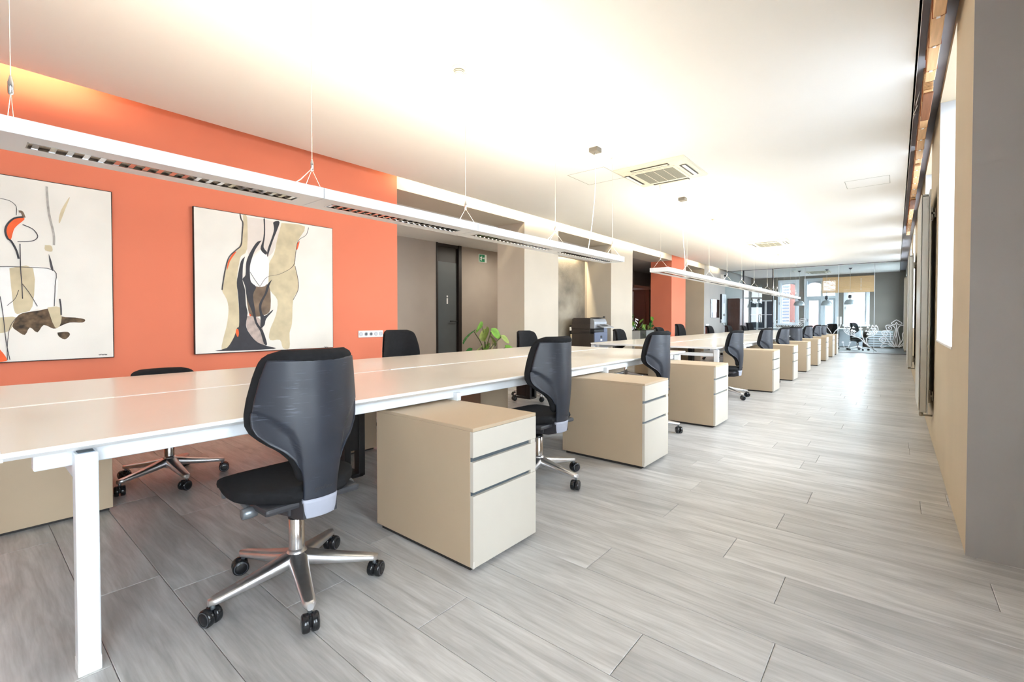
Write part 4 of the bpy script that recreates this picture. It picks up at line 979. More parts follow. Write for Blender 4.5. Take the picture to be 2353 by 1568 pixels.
# ---- cove tubes above the ceiling edge
def cove(label, y0, y1):
    p = empty('cove_light', (-4.86, y0, 3.0)); tag(p, label, 'cove light', 'tubes in the ceiling cove')
    n_ = max(1, round((y1 - y0) / 1.2)); l = (y1 - y0) / n_
    for k in range(n_):
        g = MB(); g.tube([(0, k * l + .05, .06), (0, (k + 1) * l - .05, .06)], .013, 8); g.build('tube', 'cove_glow', p)
        g = MB(); g.box(-.02, .03, k * l + .02, (k + 1) * l - .02, -.019, .03, .003); g.build('batten', 'white_metal', p)
        area('cove_lamp', (-.02, (k + .5) * l, .065), (0, R(70), 0), .04, l - .12, COVE_W * l, (1.0, .87, .60), p)
cove('warm cove tubes glowing above the orange wall at the left edge', -1.6, .78)
cove('warm cove tubes glowing above the beige pillars', 3.72, 12.9)
cove('short warm cove tube just beyond the orange pillar', 14.75, 15.95)
cove('short warm cove tube above the grey wall', 17.0, 18.2)
cl2 = empty('stone_wall_light', (-5.77, 7.6, 2.7)); tag(cl2, 'hidden warm strip washing down the stone panel behind the copier', 'strip light')
g = MB(); g.tube([(0, .05, .0), (0, 2.05, .0)], .010, 8); g.build('tube', 'cove_glow', cl2)
area('strip_lamp', (0, 1.05, -.02), (0, R(10), 0), .03, 1.5, 42, (1.0, .84, .55), cl2)

# ---- ceiling cassettes
def cassette(label, x0, x1, y0, y1):
    cx_, cy_ = (x0 + x1) / 2, (y0 + y1) / 2; hx, hy = (x1 - x0) / 2, (y1 - y0) / 2
    p = empty('air_conditioner', (cx_, cy_, ZC)); tag(p, label, 'air conditioner', 'ceiling air conditioning cassettes')
    rs = []
    for (e, z) in ((0, 0), (.0, -.008), (.012, -.02), (.05, -.034), (.12, -.04)):
        rs.append([(sx * (hx - e), sy * (hy - e), z) for sx, sy in ((-1, -1), (1, -1), (1, 1), (-1, 1))])
    MB().rings(rs, smooth=False).build('panel', 'ac_cream', p)
    MB().box(-.27, .27, -.27, .27, -.046, -.0395, .002).build('grille_frame', 'ac_cream', p)
    MB().box(-.235, .235, -.235, .235, -.0468, -.0455).build('grille_backing', 'ac_dark', p)
    sl = None
    for k in range(24):
        y = -.225 + k * .45 / 23
        if sl is None:
            o = MB().box(-.235, .235, -.006, .006, -.050, -.0462).build('grille_slat', 'ac_grille', p); sl = o.data
        else: o = bpy.data.objects.new('grille_slat', sl); C.objects.link(o); o.parent = p
        o.location = (0, y, 0)
    for x in (-.12, 0, .12): MB().box(x - .003, x + .003, -.235, .235, -.0515, -.050).build('grille_bar', 'ac_cream', p)
    for k in range(4):
        s = empty('air_outlet'); s.parent = p; s.rotation_euler = (0, 0, k * PI / 2)
        MB().box(-.23, .23, -.385, -.31, -.0412, -.0395).build('slot', 'ac_dark', s)
        MB().box(-.22, .22, -.375, -.335, -.047, -.0415, .002).build('vane', 'ac_white' if k in (1, 3) else 'ac_cream', s)
    return p
cassette('nearer cream ceiling air conditioner with a square grille', -2.705, -1.84, 5.2, 6.075)
cassette('further ceiling air conditioner, blown out by the pendant glow', -2.8, -1.92, 12.05, 12.93)

# ---- smoke detectors
def detector(label, x, y, r=.05):
    p = empty('smoke_detector', (x, y, ZC)); tag(p, label, 'smoke detector', 'ceiling smoke detectors')
    m_ = MB(); m_.lathe([(r, 0), (r, -.012), (r * .92, -.018)], n=24); m_.build('base', 'cup_white', p)
    for k in range(4):
        m_ = MB(); q = r * (.86 - .11 * k); m_.lathe([(q, -.018 - k * .008), (q, -.022 - k * .008), (q * .85, -.022 - k * .008), (q * .85, -.018 - k * .008)], n=24); m_.build('vent_ring', 'ac_cream', p)
    m_ = MB(); m_.lathe([(r * .6, -.018), (r * .5, -.045), (r * .42, -.05)], n=20); m_.build('sensor', 'cup_white', p)
detector('round cream smoke detector on the near ceiling beside a pendant wire', -2.47, 2.37, .052)
detector('small smoke detector between the two air conditioners', -2.56, 8.82, .06)
detector('small smoke detector beyond the far air conditioner', -2.55, 14.8, .06)
detector('white smoke detector in the glazed room behind the screen', -3.0, 20.3, .07)
# ================================================================== paintings
def painting(label, y0, y1, z0, z1, key, layers, lines):
    d = D[key]
    p = empty('painting', (XW, (y0 + y1) / 2, z0)); tag(p, label, 'painting', 'abstract paintings on the orange wall')
    oy = (y0 + y1) / 2
    MB().box(.004, .036, y0 - oy, y1 - oy, 0, z1 - z0, .002).build('canvas_edge', 'frame_black', p)
    MB().box(.036, .0375, y0 - oy + .006, y1 - oy - .006, .006, z1 - z0 - .006).build('canvas', 'canvas', p)
    cl_ = lambda a, b: (min(max(a, y0 + .007), y1 - .007) - oy, min(max(b, z0 + .007), z1 - .007) - z0)
    for i, (k, m) in enumerate(layers):
        pts = [cl_(a, b) for a, b in d[k]]
        pts = smooth_pts(pts + [pts[0]], 3)[:-1]
        pts = [(max(y0 - oy + .007, min(y1 - oy - .007, a)), max(.007, min(z1 - z0 - .007, b))) for a, b in pts]
        MB().prism(pts, .0375, .0378 + i * .00022, 'x').build('brush_area', m, p)
    for k, m, wd in lines:
        pts = smooth_pts([cl_(a, b) for a, b in d[k]], 4)
        MB().ribbon(pts, wd, lambda a, b, h: (.0375 + h, a, b), .0048).build('brush_line', m, p)
    return p
painting('abstract canvas with an orange crescent and brown smear, cut by the left edge', -.54, .85, .797, 2.187, 'P1',
    [('white', 'paint_white'), ('tanl', 'paint_tan'), ('tan', 'paint_tan'), ('streak', 'paint_tan'), ('brown', 'paint_brown'), ('post', 'paint_tan'), ('bits', 'paint_brown'), ('square', 'paint_tan'), ('dark', 'paint_line'), ('orange', 'paint_orange'), ('crescent', 'paint_orange')],
    [('l1', 'paint_black', .011), ('l2', 'paint_line', .005), ('l3', 'paint_umber', .014), ('l4', 'paint_line', .0025), ('l5', 'paint_line', .005), ('l6', 'paint_line', .0035), ('l7', 'paint_line', .003), ('l8', 'paint_line', .004), ('l9', 'paint_faint', .012), ('l10', 'paint_line', .004), ('l11', 'paint_line', .009), ('l12', 'paint_line', .003), ('sig', 'paint_black', .004)])
painting('abstract canvas with black forked strokes between two tan bands', 1.432, 2.822, .785, 2.178, 'P2',
    [('pale', 'paint_pale'), ('tan_l', 'paint_tan'), ('tan_r', 'paint_tan'), ('pinkgray', 'paint_pinkgrey'), ('umber', 'paint_umber'), ('white', 'paint_white'), ('d1', 'paint_black'), ('d2', 'paint_black'), ('d3', 'paint_black'), ('d4', 'paint_black'), ('d5', 'paint_black'), ('o1', 'paint_orange'), ('o2', 'paint_orange'), ('o3', 'paint_orange'), ('o4', 'paint_orange')],
    [('l1', 'paint_line', .010), ('l2', 'paint_line', .003), ('l3', 'paint_line', .003), ('l4', 'paint_line', .003), ('sig', 'paint_line', .003)])

# ---- socket strip
p = empty('socket_strip', (XW, 3.345, .89)); tag(p, 'white strip of five round sockets and switches on the orange wall', 'socket')
MB().box(0, .012, -.177, .177, 0, .085, .004).build('plate', 'socket_white', p)
for k in range(5):
    y = -.142 + k * .071
    m_ = MB(); m_.lathe([(.026, .012), (.026, .015), (.021, .0165), (.018, .0125)], (0, y, .043), 20, 'x'); m_.build('insert', 'socket_grey', p)
    if k in (1, 2):
        m_ = MB(); m_.lathe([(.017, .012), (.017, .0135)], (0, y, .043), 18, 'x'); m_.build('socket_well', 'caster_rim', p)
p = empty('wall_switch', (XW, 16.87, .86)); tag(p, 'small white double wall switch low on the far grey wall', 'switch')
MB().box(0, .012, -.16, .16, 0, .085, .004).build('plate', 'socket_white', p)
for s in (-.08, .08): MB().box(.012, .016, s - .05, s + .05, .015, .07, .003).build('rocker', 'socket_white', p)

# ---- emergency exit sign
p = empty('exit_sign', (XP, 8.405, 2.53)); tag(p, 'green and white running-man exit sign on the passage wall', 'sign')
MB().box(0, .012, -.14, .14, 0, .2, .003).build('plate', 'sign_white', p)
MB().box(.012, .0135, -.125, .07, .012, .188).build('green_field', 'sign_green', p)
f = MB()
X_ = lambda pts: f.prism(pts, .0135, .0147, 'x')
X_([(-.05, .15), (-.035, .165), (-.02, .15), (-.035, .138)])
X_([(-.075, .135), (-.03, .13), (-.035, .085), (-.06, .08)])
X_([(-.035, .125), (-.005, .10), (-.012, .092), (-.04, .108)]); X_([(-.075, .13), (-.105, .105), (-.098, .096), (-.068, .115)])
X_([(-.05, .085), (-.03, .065), (-.045, .035), (-.055, .035), (-.048, .062), (-.07, .075)]); X_([(-.07, .085), (-.085, .05), (-.115, .04), (-.115, .052), (-.092, .06), (-.082, .09)])
X_([(-.0, .095), (.035, .095), (.035, .075), (.062, .105), (.035, .135), (.035, .115), (-.0, .115)])
f.build('running_figure_and_arrow', 'sign_white', p)

# ================================================================== potted plant in the passage
def leaf(name, m, parent, loc, yaw, pitch, roll, L, W_, notch=False):
    n_ = 12; vs_ = []; 
    for i in range(n_ + 1):
        t = i / n_
        w = W_ / 2 * (math.sin(PI * min(1, t * .96 + .06)) ** .62) * (1 - .25 * t)
        z = -.22 * L * t * t
        x = L * t
        for j, s in enumerate((-1, -.5, 0, .5, 1)):
            cut = 1
            if notch and abs(s) == 1 and i % 3 == 1: cut = .55
            vs_.append((x + (-.08 * L if i == 0 and s else 0), w * s * cut, z + .06 * W_ * abs(s)))
    fs = []
    for i in range(n_):
        for j in range(4): a = i * 5 + j; fs.append((a, a + 1, a + 6, a + 5))
    top = len(vs_); vs2 = vs_ + [(x, y, z - .0015) for x, y, z in vs_]
    fs2 = fs + [tuple(i + top for i in q[::-1]) for q in fs]
    mb_ = MB().add(vs2, fs2, True)
    o = mb_.build(name, m, parent); o.location = loc; o.rotation_euler = (R(roll), R(pitch), R(yaw)); return o
pp = empty('potted_plant', (-5.42, 5.80, 0)); tag(pp, 'split-leaf potted plant standing in the opening beside the first pillar', 'plant')
m_ = MB(); m_.lathe([(.12, 0), (.15, .02), (.18, .38), (.19, .40), (.175, .40), (.165, .36)], n=24); m_.build('pot', 'pot_grey', pp)
m_ = MB(); m_.lathe([(.02, .352), (.165, .355), (.165, .36), (.02, .362)], n=20); m_.build('soil', 'soil', pp)
PLV = [  # tip position of stem (y, z offset), yaw, pitch, roll, L, W, mat
    ((-.0, -.30, 1.13), -100, 30, 20, .24, .20, 'leaf_dark', True), ((.02, -.10, 1.22), -80, 10, 60, .19, .17, 'leaf_green', False), ((.03, -.02, 1.17), -60, 40, 40, .22, .18, 'leaf_pale', False),
    ((.05, .12, 1.14), 60, 30, 50, .18, .14, 'leaf_green', False), ((.03, .10, 1.05), 80, 45, 20, .18, .15, 'leaf_pale', False), ((.02, .05, .90), -70, 40, 40, .24, .20, 'leaf_green', True),
    ((.02, -.12, .86), -90, 25, 30, .22, .18, 'leaf_pale', True), ((.05, -.42, .82), -100, 20, 50, .17, .12, 'leaf_dark', False), ((.14, .30, 1.03), 60, 30, 40, .15, .12, 'leaf_pale', False),
    ((.16, .40, .84), 60, 15, 30, .18, .13, 'leaf_green', False), ((.1, .0, .80), 20, 20, 0, .22, .18, 'leaf_green', True), ((-.05, .2, .78), 120, 25, 0, .2, .17, 'leaf_dark', False)]
for k, (q, yw, pt, rl, L_, W_, m, nt_) in enumerate(PLV):
    q = (q[0], q[1] * .9, q[2] - .22)
    m_ = MB(); m_.tube(smooth_pts([(0, 0, .36), (q[0] * .4, q[1] * .25, .36 + (q[2] - .36) * .55), (q[0], q[1], q[2])], 5), [.008] * 10 + [.005], 6); m_.build('stem', 'stem_green', pp)
    leaf('leaf', m, pp, q, yw, pt, rl, L_ * 1.25, L_ * 1.3, nt_)
m_ = MB()
for k in range(7): 
    a = random.uniform(-.05, .05); m_.tube([(.02, .14 + a * .6, .84 - k * .02), (.03 + a, .17 + a, .72), (.02, .12 + a * 2, .56)], .004, 5)
m_.build('aerial_roots', 'dry_root', pp)

# ---- planter troughs with plants in the third opening
for k, (y, lb) in enumerate(((11.4, 'grey planter trough with leafy plants behind the glass, nearer of the two'), (12.75, 'grey planter trough with leafy plants by the orange pillar'))):
    p = empty('planter_trough', (-5.50, y, 0)); tag(p, lb, 'planter', 'planter troughs in the opening')
    MB().box(-.16, .16, -.48, .48, 0, .80, .008).build('trough', 'pot_grey' if k else 'slate_paint', p)
    MB().box(-.15, .15, -.47, .47, .80, .815).build('soil', 'soil', p)
    for j in range(9):
        y_ = -.42 + j * .105; h_ = .82 + random.uniform(.1, .42); x_ = random.uniform(-.1, .1); dy = random.uniform(-.12, .12)
        m_ = MB(); m_.tube([(x_, y_, .8), (x_ + .02, y_ + dy * .5, (h_ + .8) / 2), (x_ + .04, y_ + dy, h_)], .005, 6); m_.build('stem', 'stem_green', p)
        for i in range(3): leaf('leaf', ('leaf_green', 'leaf_dark', 'leaf_pale')[(i + j) % 3], p, (x_ + .04, y_ + dy, h_ - i * .09), random.uniform(0, 360), random.uniform(10, 50), random.uniform(-30, 30), random.uniform(.14, .24), random.uniform(.05, .1))
sg_ = empty('etched_glass_screen', (XB - .03, 12.18, 0)); tag(sg_, 'small glass screen with a white etched fan behind the planters', 'glass partition')
MB().box(-.005, .005, -1.3, 1.3, 0, 2.1).build('pane', 'screen_glass', sg_)
for k in range(7):
    a = R(-10 - 14 * k); y_ = .05 + .36 * math.cos(a); z_ = 1.16 + .30 * math.sin(a)
    MB().ribbon([(y_ - .10 * math.cos(a), z_ - .10 * math.sin(a)), (y_ + .10 * math.cos(a), z_ + .10 * math.sin(a))], .032, lambda a_, b_, h: (.0055 + h, a_, b_), .001).build('etched_stroke', 'etch', sg_)
for (a, b) in ((-.2, 1.12), (-.05, 1.14), (-.12, 1.0), (-.3, 1.02)):
    MB().prism([(a - .06, b + .04), (a, b - .05), (a + .06, b + .04), (a, b)], .0055, .0065, 'x').build('etched_leaf', 'etch', sg_)

# ================================================================== copier
cp = empty('photocopier', (-5.03, 8.84, 0)); tag(cp, 'brown and blue-grey office photocopier in front of the stone panel', 'copier')
def K(nm, m, x0, x1, y0, y1, z0, z1, b=.006): return MB().box(x0, x1, y0, y1, z0, z1, b).build(nm, m, cp)
K('body', 'copier_brown', -.58, -.01, 0, .58, .06, .80)
K('lower_front', 'copier_blue', -.012, .015, .005, .575, .10, .50); K('upper_front', 'copier_blue', -.012, .015, .005, .575, .51, .83)
K('upper_body', 'copier_brown', -.58, -.10, 0, .58, .80, .90); K('side_column', 'copier_blue', -.12, .01, .42, .58, .80, .92)
K('output_bay', 'copier_black', -.45, .0, .005, .42, .815, .895, .004); K('output_tray', 'copier_black', -.35, .03, -.004, .40, .828, .842, .003)
K('scanner', 'copier_brown', -.58, -.10, -.005, .585, .90, 1.0); K('scanner_front', 'copier_silver', -.10, .01, -.005, .585, .91, 1.01, .012)
m_ = MB(); m_.prism([(-.57, 1.0), (-.10, 1.0), (-.10, 1.13), (-.16, 1.145), (-.52, 1.145), (-.56, 1.12)], .01, .56, 'y'); m_.build('document_feeder', 'copier_brown', cp)
m_ = MB(); m_.prism([(-.10, 1.0), (.0, 1.0), (.0, 1.06), (-.03, 1.12), (-.10, 1.13)], .01, .56, 'y'); m_.build('feeder_front', 'copier_silver', cp)
m_ = MB(); m_.prism([(-.02, .985), (.18, .925), (.18, .94), (-.02, 1.015)], .10, .57, 'y'); m_.build('control_panel', 'copier_silver', cp)
m_ = MB(); m_.prism([(.02, .999), (.12, .969), (.12, .974), (.02, 1.004)], .2, .42, 'y'); m_.build('display', 'copier_black', cp)
K('feed_tray', 'copier_black', -.20, .02, .18, .46, 1.145, 1.155, .003); K('feed_tray_stop', 'copier_black', -.02, .02, .42, .46, 1.155, 1.18, .004)
K('badge', 'copier_black', .015, .017, .25, .33, .70, .75, .001); K('badge_label', 'print_white', .015, .017, .25, .33, .64, .675, .001)
K('paper_drawer', 'copier_blue', .015, .022, .02, .56, .12, .29); K('drawer_grip', 'copier_black', .022, .026, .2, .38, .26, .28, .002)
for (x, y) in ((-.5, .08), (-.08, .08), (-.5, .5), (-.08, .5)):
    m_ = MB(); m_.lathe([(.03, -.02), (.03, .02)], (x, y, .03), 14, 'y'); m_.build('caster', 'caster_black', cp)
K('socket_bracket', 'copier_black', -.64, -.58, .02, .1, .55, .98, .004); K('wall_plug', 'socket_white', -.63, -.57, .0, .04, .86, .94, .004); K('cable_clip', 'paint_tan', -.6, -.565, -.01, .03, .62, .78, .003)
m_ = MB(); m_.tube(smooth_pts([(-.6, .0, .63), (-.66, -.03, .6), (-.69, -.05, .5), (-.68, -.05, .3), (-.66, .0, .05)], 4), .006, 8); m_.build('power_cable', 'socket_white', cp)

# ================================================================== right wall: radiators, blinds
def radiator(label, y0, y1):
    p = empty('radiator', (XR - .004, y0, 0)); tag(p, label, 'radiator', 'tall radiators between the windows')
    a, b, z0, z1 = -.094, -.046, .285, 2.235
    MB().box(a - .006, a, -.01, y1 - y0 + .01, z0 + .02, z1 - .01, .002).build('front_plate', 'rad_grey', p)
    MB().box(a + .002, b, 0, y1 - y0, z0, z1 - .03, .003).build('body', 'rad_grey', p)
    MB().box(b + .002, b + .012, -.006, y1 - y0 + .006, z0 - .01, z1 + .03, .002).build('back_plate', 'rad_grey', p)
    MB().box(a + .004, b - .002, -.004, .0, z0 + .02, z1 - .06, .001).build('side_panel', 'rad_grey', p)
    MB().box(a + .006, b - .004, .004, y1 - y0 - .004, z1 - .03, z1 - .024).build('dark_top_strip', 'rad_dark', p)  # thin dark slab lying on top of the body
    m_ = MB(); m_.lathe([(.020, 0), (.020, .012), (.014, .016)], (a + .024, .03, z1 - .022), 18); m_.build('top_valve', 'rad_grey', p)
    m_ = MB(); m_.lathe([(.011, -.035), (.015, -.02), (.015, .0)], (a + .015, .03, z0), 14); m_.tube([(a + .02, .03, z0 - .025), (-.004, .03, z0 - .025)], .008, 8); m_.build('foot_valve', 'valve_metal', p)
    for z in (.42, 2.05):
        m_ = MB(); m_.box(b + .012, .0, .05, .09, z, z + .02, .002); m_.box(b + .012, b + .03, .05, .09, z - .05, z + .06, .002); m_.box(-.008, 0, .04, .10, z - .03, z + .05, .002); m_.build('bracket', 'valve_metal', p)
radiator('tall flat grey wall radiator nearest the camera beside the window reveal', 5.5, 6.36)
radiator('tall flat grey wall radiator in the middle of the window wall', 10.6, 11.5)
radiator('tall flat grey wall radiator furthest along the window wall, by the glass screen', 16.1, 16.95)
def blind(label, y0, y1, dark, z0=2.80):
    p = empty('wooden_blind', (.165, y0, z0)); tag(p, label, 'blind', 'raised wooden blinds under the ceiling slot')
    L_ = y1 - y0
    MB().box(-.028, .03, .0, L_, .155, .185, .003).build('headrail', 'blind_dark', p)
    MB().box(-.026, .026, .0, L_, 0, .016, .003).build('bottom_rail', 'blind_wood', p)
    sl = None
    for k in range(14):
        o = MB().box(-.024, .026, .005, L_ - .005, .0, .003, .0008).build('slat', 'blind_wood', p) if sl is None else bpy.data.objects.new('slat', sl)
        if sl is None: sl = o.data
        else: C.objects.link(o); o.parent = p
        o.location = (.0012 * (k % 3), 0, .018 + k * .0095)
    if dark: MB().box(-.027, .029, .0, L_ * dark, -.012, .0, .003).build('stained_valance', 'blind_dark', p)
    n_ = max(2, round(L_ / .36))
    for k in range(n_):
        y_ = (k + .5) * L_ / n_
        MB().box(-.011, .006, y_ - .01, y_ + .01, -.006, .0005, .001).build('cord_clip', 'socket_white', p)
        m_ = MB(); m_.tube([(-.027, y_, .15), (-.0275, y_, -.002), (.0, y_, -.003), (.028, y_ - .01, .0), (.029, y_, .15)], .0022, 5); m_.build('ladder_cord', 'blind_cord', p)
blind('raised pale wooden blind over the nearest window, at the top right', 2.6, 4.42, 0)
blind('raised wooden blind with a dark stained end, second from the camera', 4.62, 6.65, .3)
blind('raised wooden blind third from the camera under the window slot', 6.78, 8.45, 0)
blind('raised wooden blind fourth from the camera under the window slot', 8.6, 10.35, .4)
blind('raised wooden blind fifth from the camera under the window slot', 10.5, 12.2, 0)
lc = empty('loose_cable', (.11, 5.4, 2.98)); tag(lc, 'thin white cable hanging loose from the grey window slot', 'cable')
m_ = MB(); m_.tube(smooth_pts([(.02, -.35, .0), (0, -.2, -.05), (.01, -.1, -.03), (-.01, .0, -.06), (.0, .1, -.03), (-.01, .3, .0)], 5), .003, 6); m_.build('wire', 'cup_white', lc)

# ================================================================== far left wall pieces
p = empty('wall_mirror', (XW, 17.72, 1.17)); tag(p, 'small frameless mirror on the grey wall reflecting a window', 'mirror')
MB().box(.0, .02, -.5, .5, 0, .66, .003).build('backing', 'frame_dark', p); MB().box(.02, .026, -.5, .5, 0, .66, .001).build('mirror_glass', 'mirror_face', p)
p = empty('grey_poster_panel', (XW + .003, 18.4, .0)); tag(p, 'tall grey poster panel standing off the wall just before the glass screen', 'poster')
MB().box(.0, .06, .0, .55, .98, 2.06, .004).build('panel_box', 'frame_dark', p); MB().box(.06, .064, .0, .55, .98, 2.06).build('poster_sheet', 'cabinet_grey', p)
f = MB(); f.box(.064, .065, .20, .36, 1.35, 1.72); f.build('pale_print', 'etch', p)
f = MB(); [f.box(.064, .0655, .14 + .06 * k, .18 + .06 * k, 1.24, 1.31) for k in range(5)]; [f.box(.065, .0662, .27, .285, 1.4 + .07 * k, 1.44 + .07 * k) for k in range(9)]; f.build('lettering', 'slate_paint', p)
f = MB(); f.tube([(.03, .0, .98), (.05, -.04, 1.0), (.05, -.05, 1.1)], .02, 8); f.tube([(.03, .25, .97), (.06, .3, .9), (.05, .36, .93)], .018, 8); f.build('cable_tails', 'etch', p)
p = empty('brown_cabinet', (-5.08, 19.35, 0)); tag(p, 'tall dark red-brown cabinet behind the glass screen against the left wall', 'cabinet')
MB().box(.0, .42, .0, .95, .0, 1.92, .006).build('body', 'mahogany', p); MB().box(.42, .44, .01, .47, .08, 1.9, .003).build('door', 'mahogany', p); MB().box(.42, .44, .48, .94, .08, 1.9, .003).build('door', 'mahogany', p)
for y in (.44, .51): MB().box(.44, .455, y - .006, y + .006, .95, 1.1, .002).build('handle', 'knob_grey', p)
p = empty('glazed_bookcase', (-5.08, YB - .42, 0)); tag(p, 'white-framed bookcase with dark glass doors in the far corner', 'cabinet')
MB().box(0, 1.0, .03, .4, 0, 1.95, .004).build('carcass', 'cabinet_grey', p)
for k in range(3):
    x_ = .02 + k * .325
    d_ = MB(); d_.box(x_, x_ + .31, .0, .03, .04, 1.93, .003); dd = d_.build('door', 'glass_dark', p)
    d_ = MB(); d_.box(x_, x_ + .03, -.006, .0, .04, 1.93); d_.box(x_ + .28, x_ + .31, -.006, .0, .04, 1.93); d_.box(x_ + .03, x_ + .28, -.006, 0, 1.90, 1.93); d_.box(x_ + .03, x_ + .28, -.006, 0, .04, .07); d_.build('door_frame', 'cabinet_white', dd)
    d_ = MB(); [d_.box(x_ + .03, x_ + .28, -.004, 0, z, z + .025) for z in (.7, 1.3)]; d_.build('shelf_edge', 'cabinet_white', dd)
p = empty('security_camera', (XW, 18.5, 2.72)); tag(p, 'small white camera and dark dome mounted high on the grey wall', 'camera')
MB().box(0, .1, -.06, .06, -.08, .08, .01).build('housing', 'cup_white', p); m_ = MB(); m_.lathe([(.03, .1), (.03, .16), (.022, .17)], (0, .02, .03), 14, 'x'); m_.build('lens', 'caster_black', p)

# ================================================================== glazed room behind the screen
def table(label, x0, x1, y0, y1, z):
    p = empty('meeting_table', ((x0 + x1) / 2, (y0 + y1) / 2, 0)); tag(p, label, 'table'); hx, hy = (x1 - x0) / 2, (y1 - y0) / 2
    MB().box(-hx, hx, -hy, hy, z - .03, z, .004).build('tabletop', 'white_edge', p); MB().box(-hx + .05, hx - .05, -hy + .06, -hy + .1, z - .11, z - .03, .003).build('apron', 'cabinet_grey', p); MB().box(-hx + .05, hx - .05, hy - .1, hy - .06, z - .11, z - .03, .003).build('apron', 'cabinet_grey', p)
    for sx in (-1, 1):
        for sy in (-1, 1): MB().box(sx * (hx - .08) - .03, sx * (hx - .08) + .03, sy * (hy - .08) - .03, sy * (hy - .08) + .03, 0, z - .03, .003).build('leg', 'cabinet_grey', p)
table('long white table in front of the far windows', -4.1, -1.0, 21.6, 22.5, .76)
p = empty('low_cabinet', (-1.75, 22.62, 0)); tag(p, 'low pale grey cabinet under the far right window', 'cabinet')
MB().box(0, .75, 0, .5, .02, .66, .005).build('body', 'cabinet_grey', p)
for k in range(2): MB().box(.01 + .37 * k, .365 + .37 * k, -.02, 0, .04, .64, .003).build('door', 'cabinet_grey', p)
p = empty('dark_side_cabinet', (-.85, 22.6, 0)); tag(p, 'grey slatted heater cover right of the low cabinet', 'cabinet')
MB().box(0, .8, .02, .5, 0, .7, .005).build('body', 'slate_paint', p)
for k in range(7): MB().box(.03, .77, -.0, .02, .06 + k * .09, .12 + k * .09, .002).build('slat', 'cabinet_grey', p)
chair(-1.05, 20.6, 160, 12, 'black office chair with splayed base seen through the right of the glass screen', 'chairs behind the glass screen', -.02)
chair(-1.9, 20.9, 60, 40, 'black office chair half hidden behind the last pedestal, beyond the glass screen', 'chairs behind the glass screen', -.06)
p = empty('roman_blind', (-2.37, YB - .09, 2.2)); MB().box(0, 1.7, .0, .09, .60, .645, .003).build('headrail', 'blind_wood', p); tag(p, 'wide raised bamboo blind across the tops of the far windows', 'blind')
for k in range(16): MB().box(.0, 1.70, -.012 - .0015 * (k % 2), .0, .0 + k * .04, .037 + k * .04, .002).build('slat', 'blind_wood', p)
for x_ in (.24, 1.28):
    m_ = MB(); [m_.box(x_ - .012, x_ + .012, -.022, -.015, .08 + .055 * k, .105 + .055 * k, .002) for k in range(9)]; m_.build('bead_cord', 'socket_white', p)
def lamp(label, x, y, zb):
    p = empty('pendant_lamp', (x, y, 0)); tag(p, label, 'pendant lamp', 'silver dome pendant lamps in the glazed room')
    m_ = MB(); m_.lathe([(.178, zb), (.180, zb + .004), (.172, zb + .06), (.150, zb + .12), (.11, zb + .165), (.06, zb + .185), (.03, zb + .19)], n=28); 
    m_.build('shade', 'pendant_silver', p)
    m_ = MB(); m_.lathe([(.172, zb + .006), (.165, zb + .055), (.143, zb + .112), (.1, zb + .152), (.03, zb + .17)], n=28, cap=False); m_.build('shade_lining', 'pendant_inner', p)
    m_ = MB(); m_.lathe([(.02, zb + .19), (.022, zb + .23)], n=14); m_.lathe([(.045, zb + .225), (.052, zb + .24), (.052, zb + .33), (.035, zb + .355), (.012, zb + .36)], n=18); m_.build('lamp_holder', 'pendant_cap', p)
    m_ = MB(); m_.tube([(0, 0, zb + .35), (0, 0, ZC - .03)], .004, 6); m_.build('cable', 'wire', p)
    m_ = MB(); m_.lathe([(.015, ZC - .055), (.055, ZC - .01), (.06, ZC)], n=18); m_.build('ceiling_rose', 'pendant_cap', p)
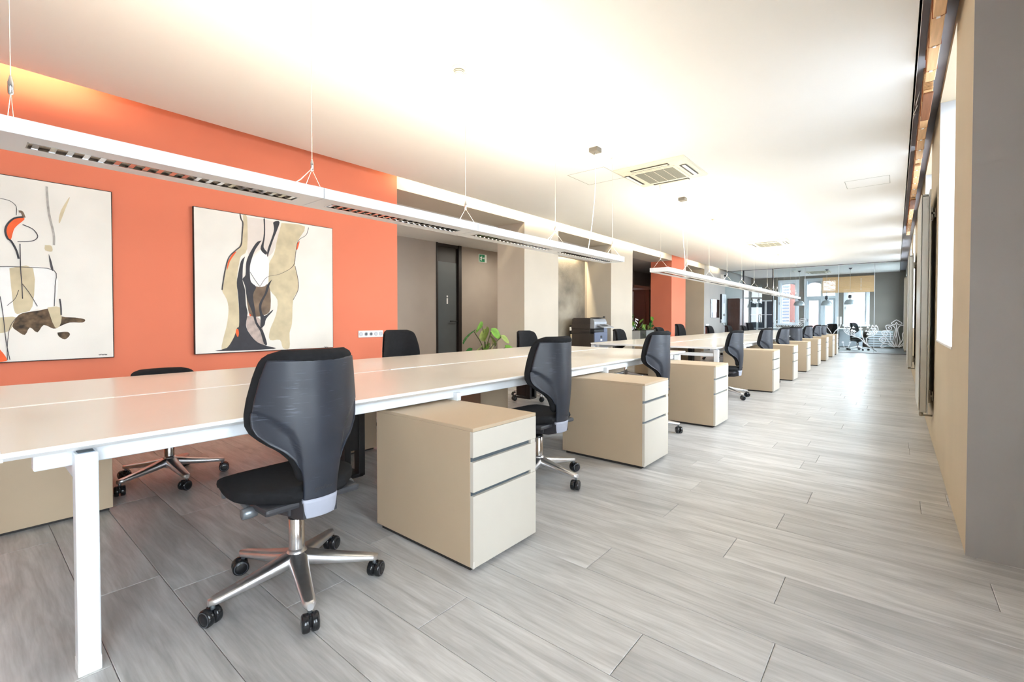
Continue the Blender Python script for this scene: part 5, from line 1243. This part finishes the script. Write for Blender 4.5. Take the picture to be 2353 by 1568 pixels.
lamp('silver dome pendant lamp in the glazed room, leftmost of three', -2.84, 20.5, 1.63)
lamp('silver dome pendant lamp in the glazed room, middle of three', -1.975, 20.5, 1.62)
lamp('silver dome pendant lamp in the glazed room, rightmost of three', -1.275, 20.5, 1.64)
cassette('slim air conditioner on the ceiling of the glazed room', -2.75, -1.95, 21.0, 21.8)

# ================================================================== outside
struct('ground_outside', MB().box(-80, 80, -60, 140, -6.2, -6).build('ground_outside', 'asphalt'))
p = empty('red_building', (-7.6, 27.5, 0)); tag(p, 'red plastered building with grey shutters outside the left far window', 'building')
MB().box(0, 3.75, 0, 8, -6, 7).build('wall', 'red_plaster', p)
for z0_ in (1.0,):
    MB().box(2.82, 3.38, -.02, .0, .95, 4.2).build('shutter_panel', 'render_white', p)
    for k in range(20): MB().box(2.84, 3.36, -.06, -.02, 1.0 + k * .16, 1.085 + k * .16, .004).build('shutter_slat', 'shutter_grey', p)
MB().box(2.6, 3.6, -.08, .0, .85, .93).build('ledge', 'shutter_grey', p)
def house(label, x0, x1, y0, y1, ze, zr, roof, wall='render_white'):
    p = empty('far_house', (x0, y0, -6)); tag(p, label, 'building')
    W_, L_ = x1 - x0, y1 - y0; e, r_ = ze + 6, zr + 6
    MB().box(0, W_, 0, L_, 0, e).build('wall', wall, p)
    m_ = MB(); m_.prism([(-.3, e), (L_ + .3, e), (L_ / 2, r_)], -.3, W_ + .3, 'x'); m_.build('roof', roof, p)
    for k in range(3): MB().box(W_ * (.15 + .3 * k), W_ * (.15 + .3 * k) + .7, -.03, .0, e - 1.5, e - .4).build('window', 'glass_dark', p)
    MB().box(W_ * .7, W_ * .7 + .5, L_ * .3, L_ * .3 + .5, e, r_ + .5).build('chimney', wall, p)
house('white house with a slate grey roof outside the balcony door', -9.6, -4.0, 44, 52, .6, 3.6, 'roof_slate')
house('low house with a pinkish red roof outside the far right window', -3.2, 2.5, 38, 48, -.6, 1.75, 'roof_red')
house('pale low house below the balcony door', -6.6, -3.9, 36.5, 41, -.9, .55, 'roof_slate')
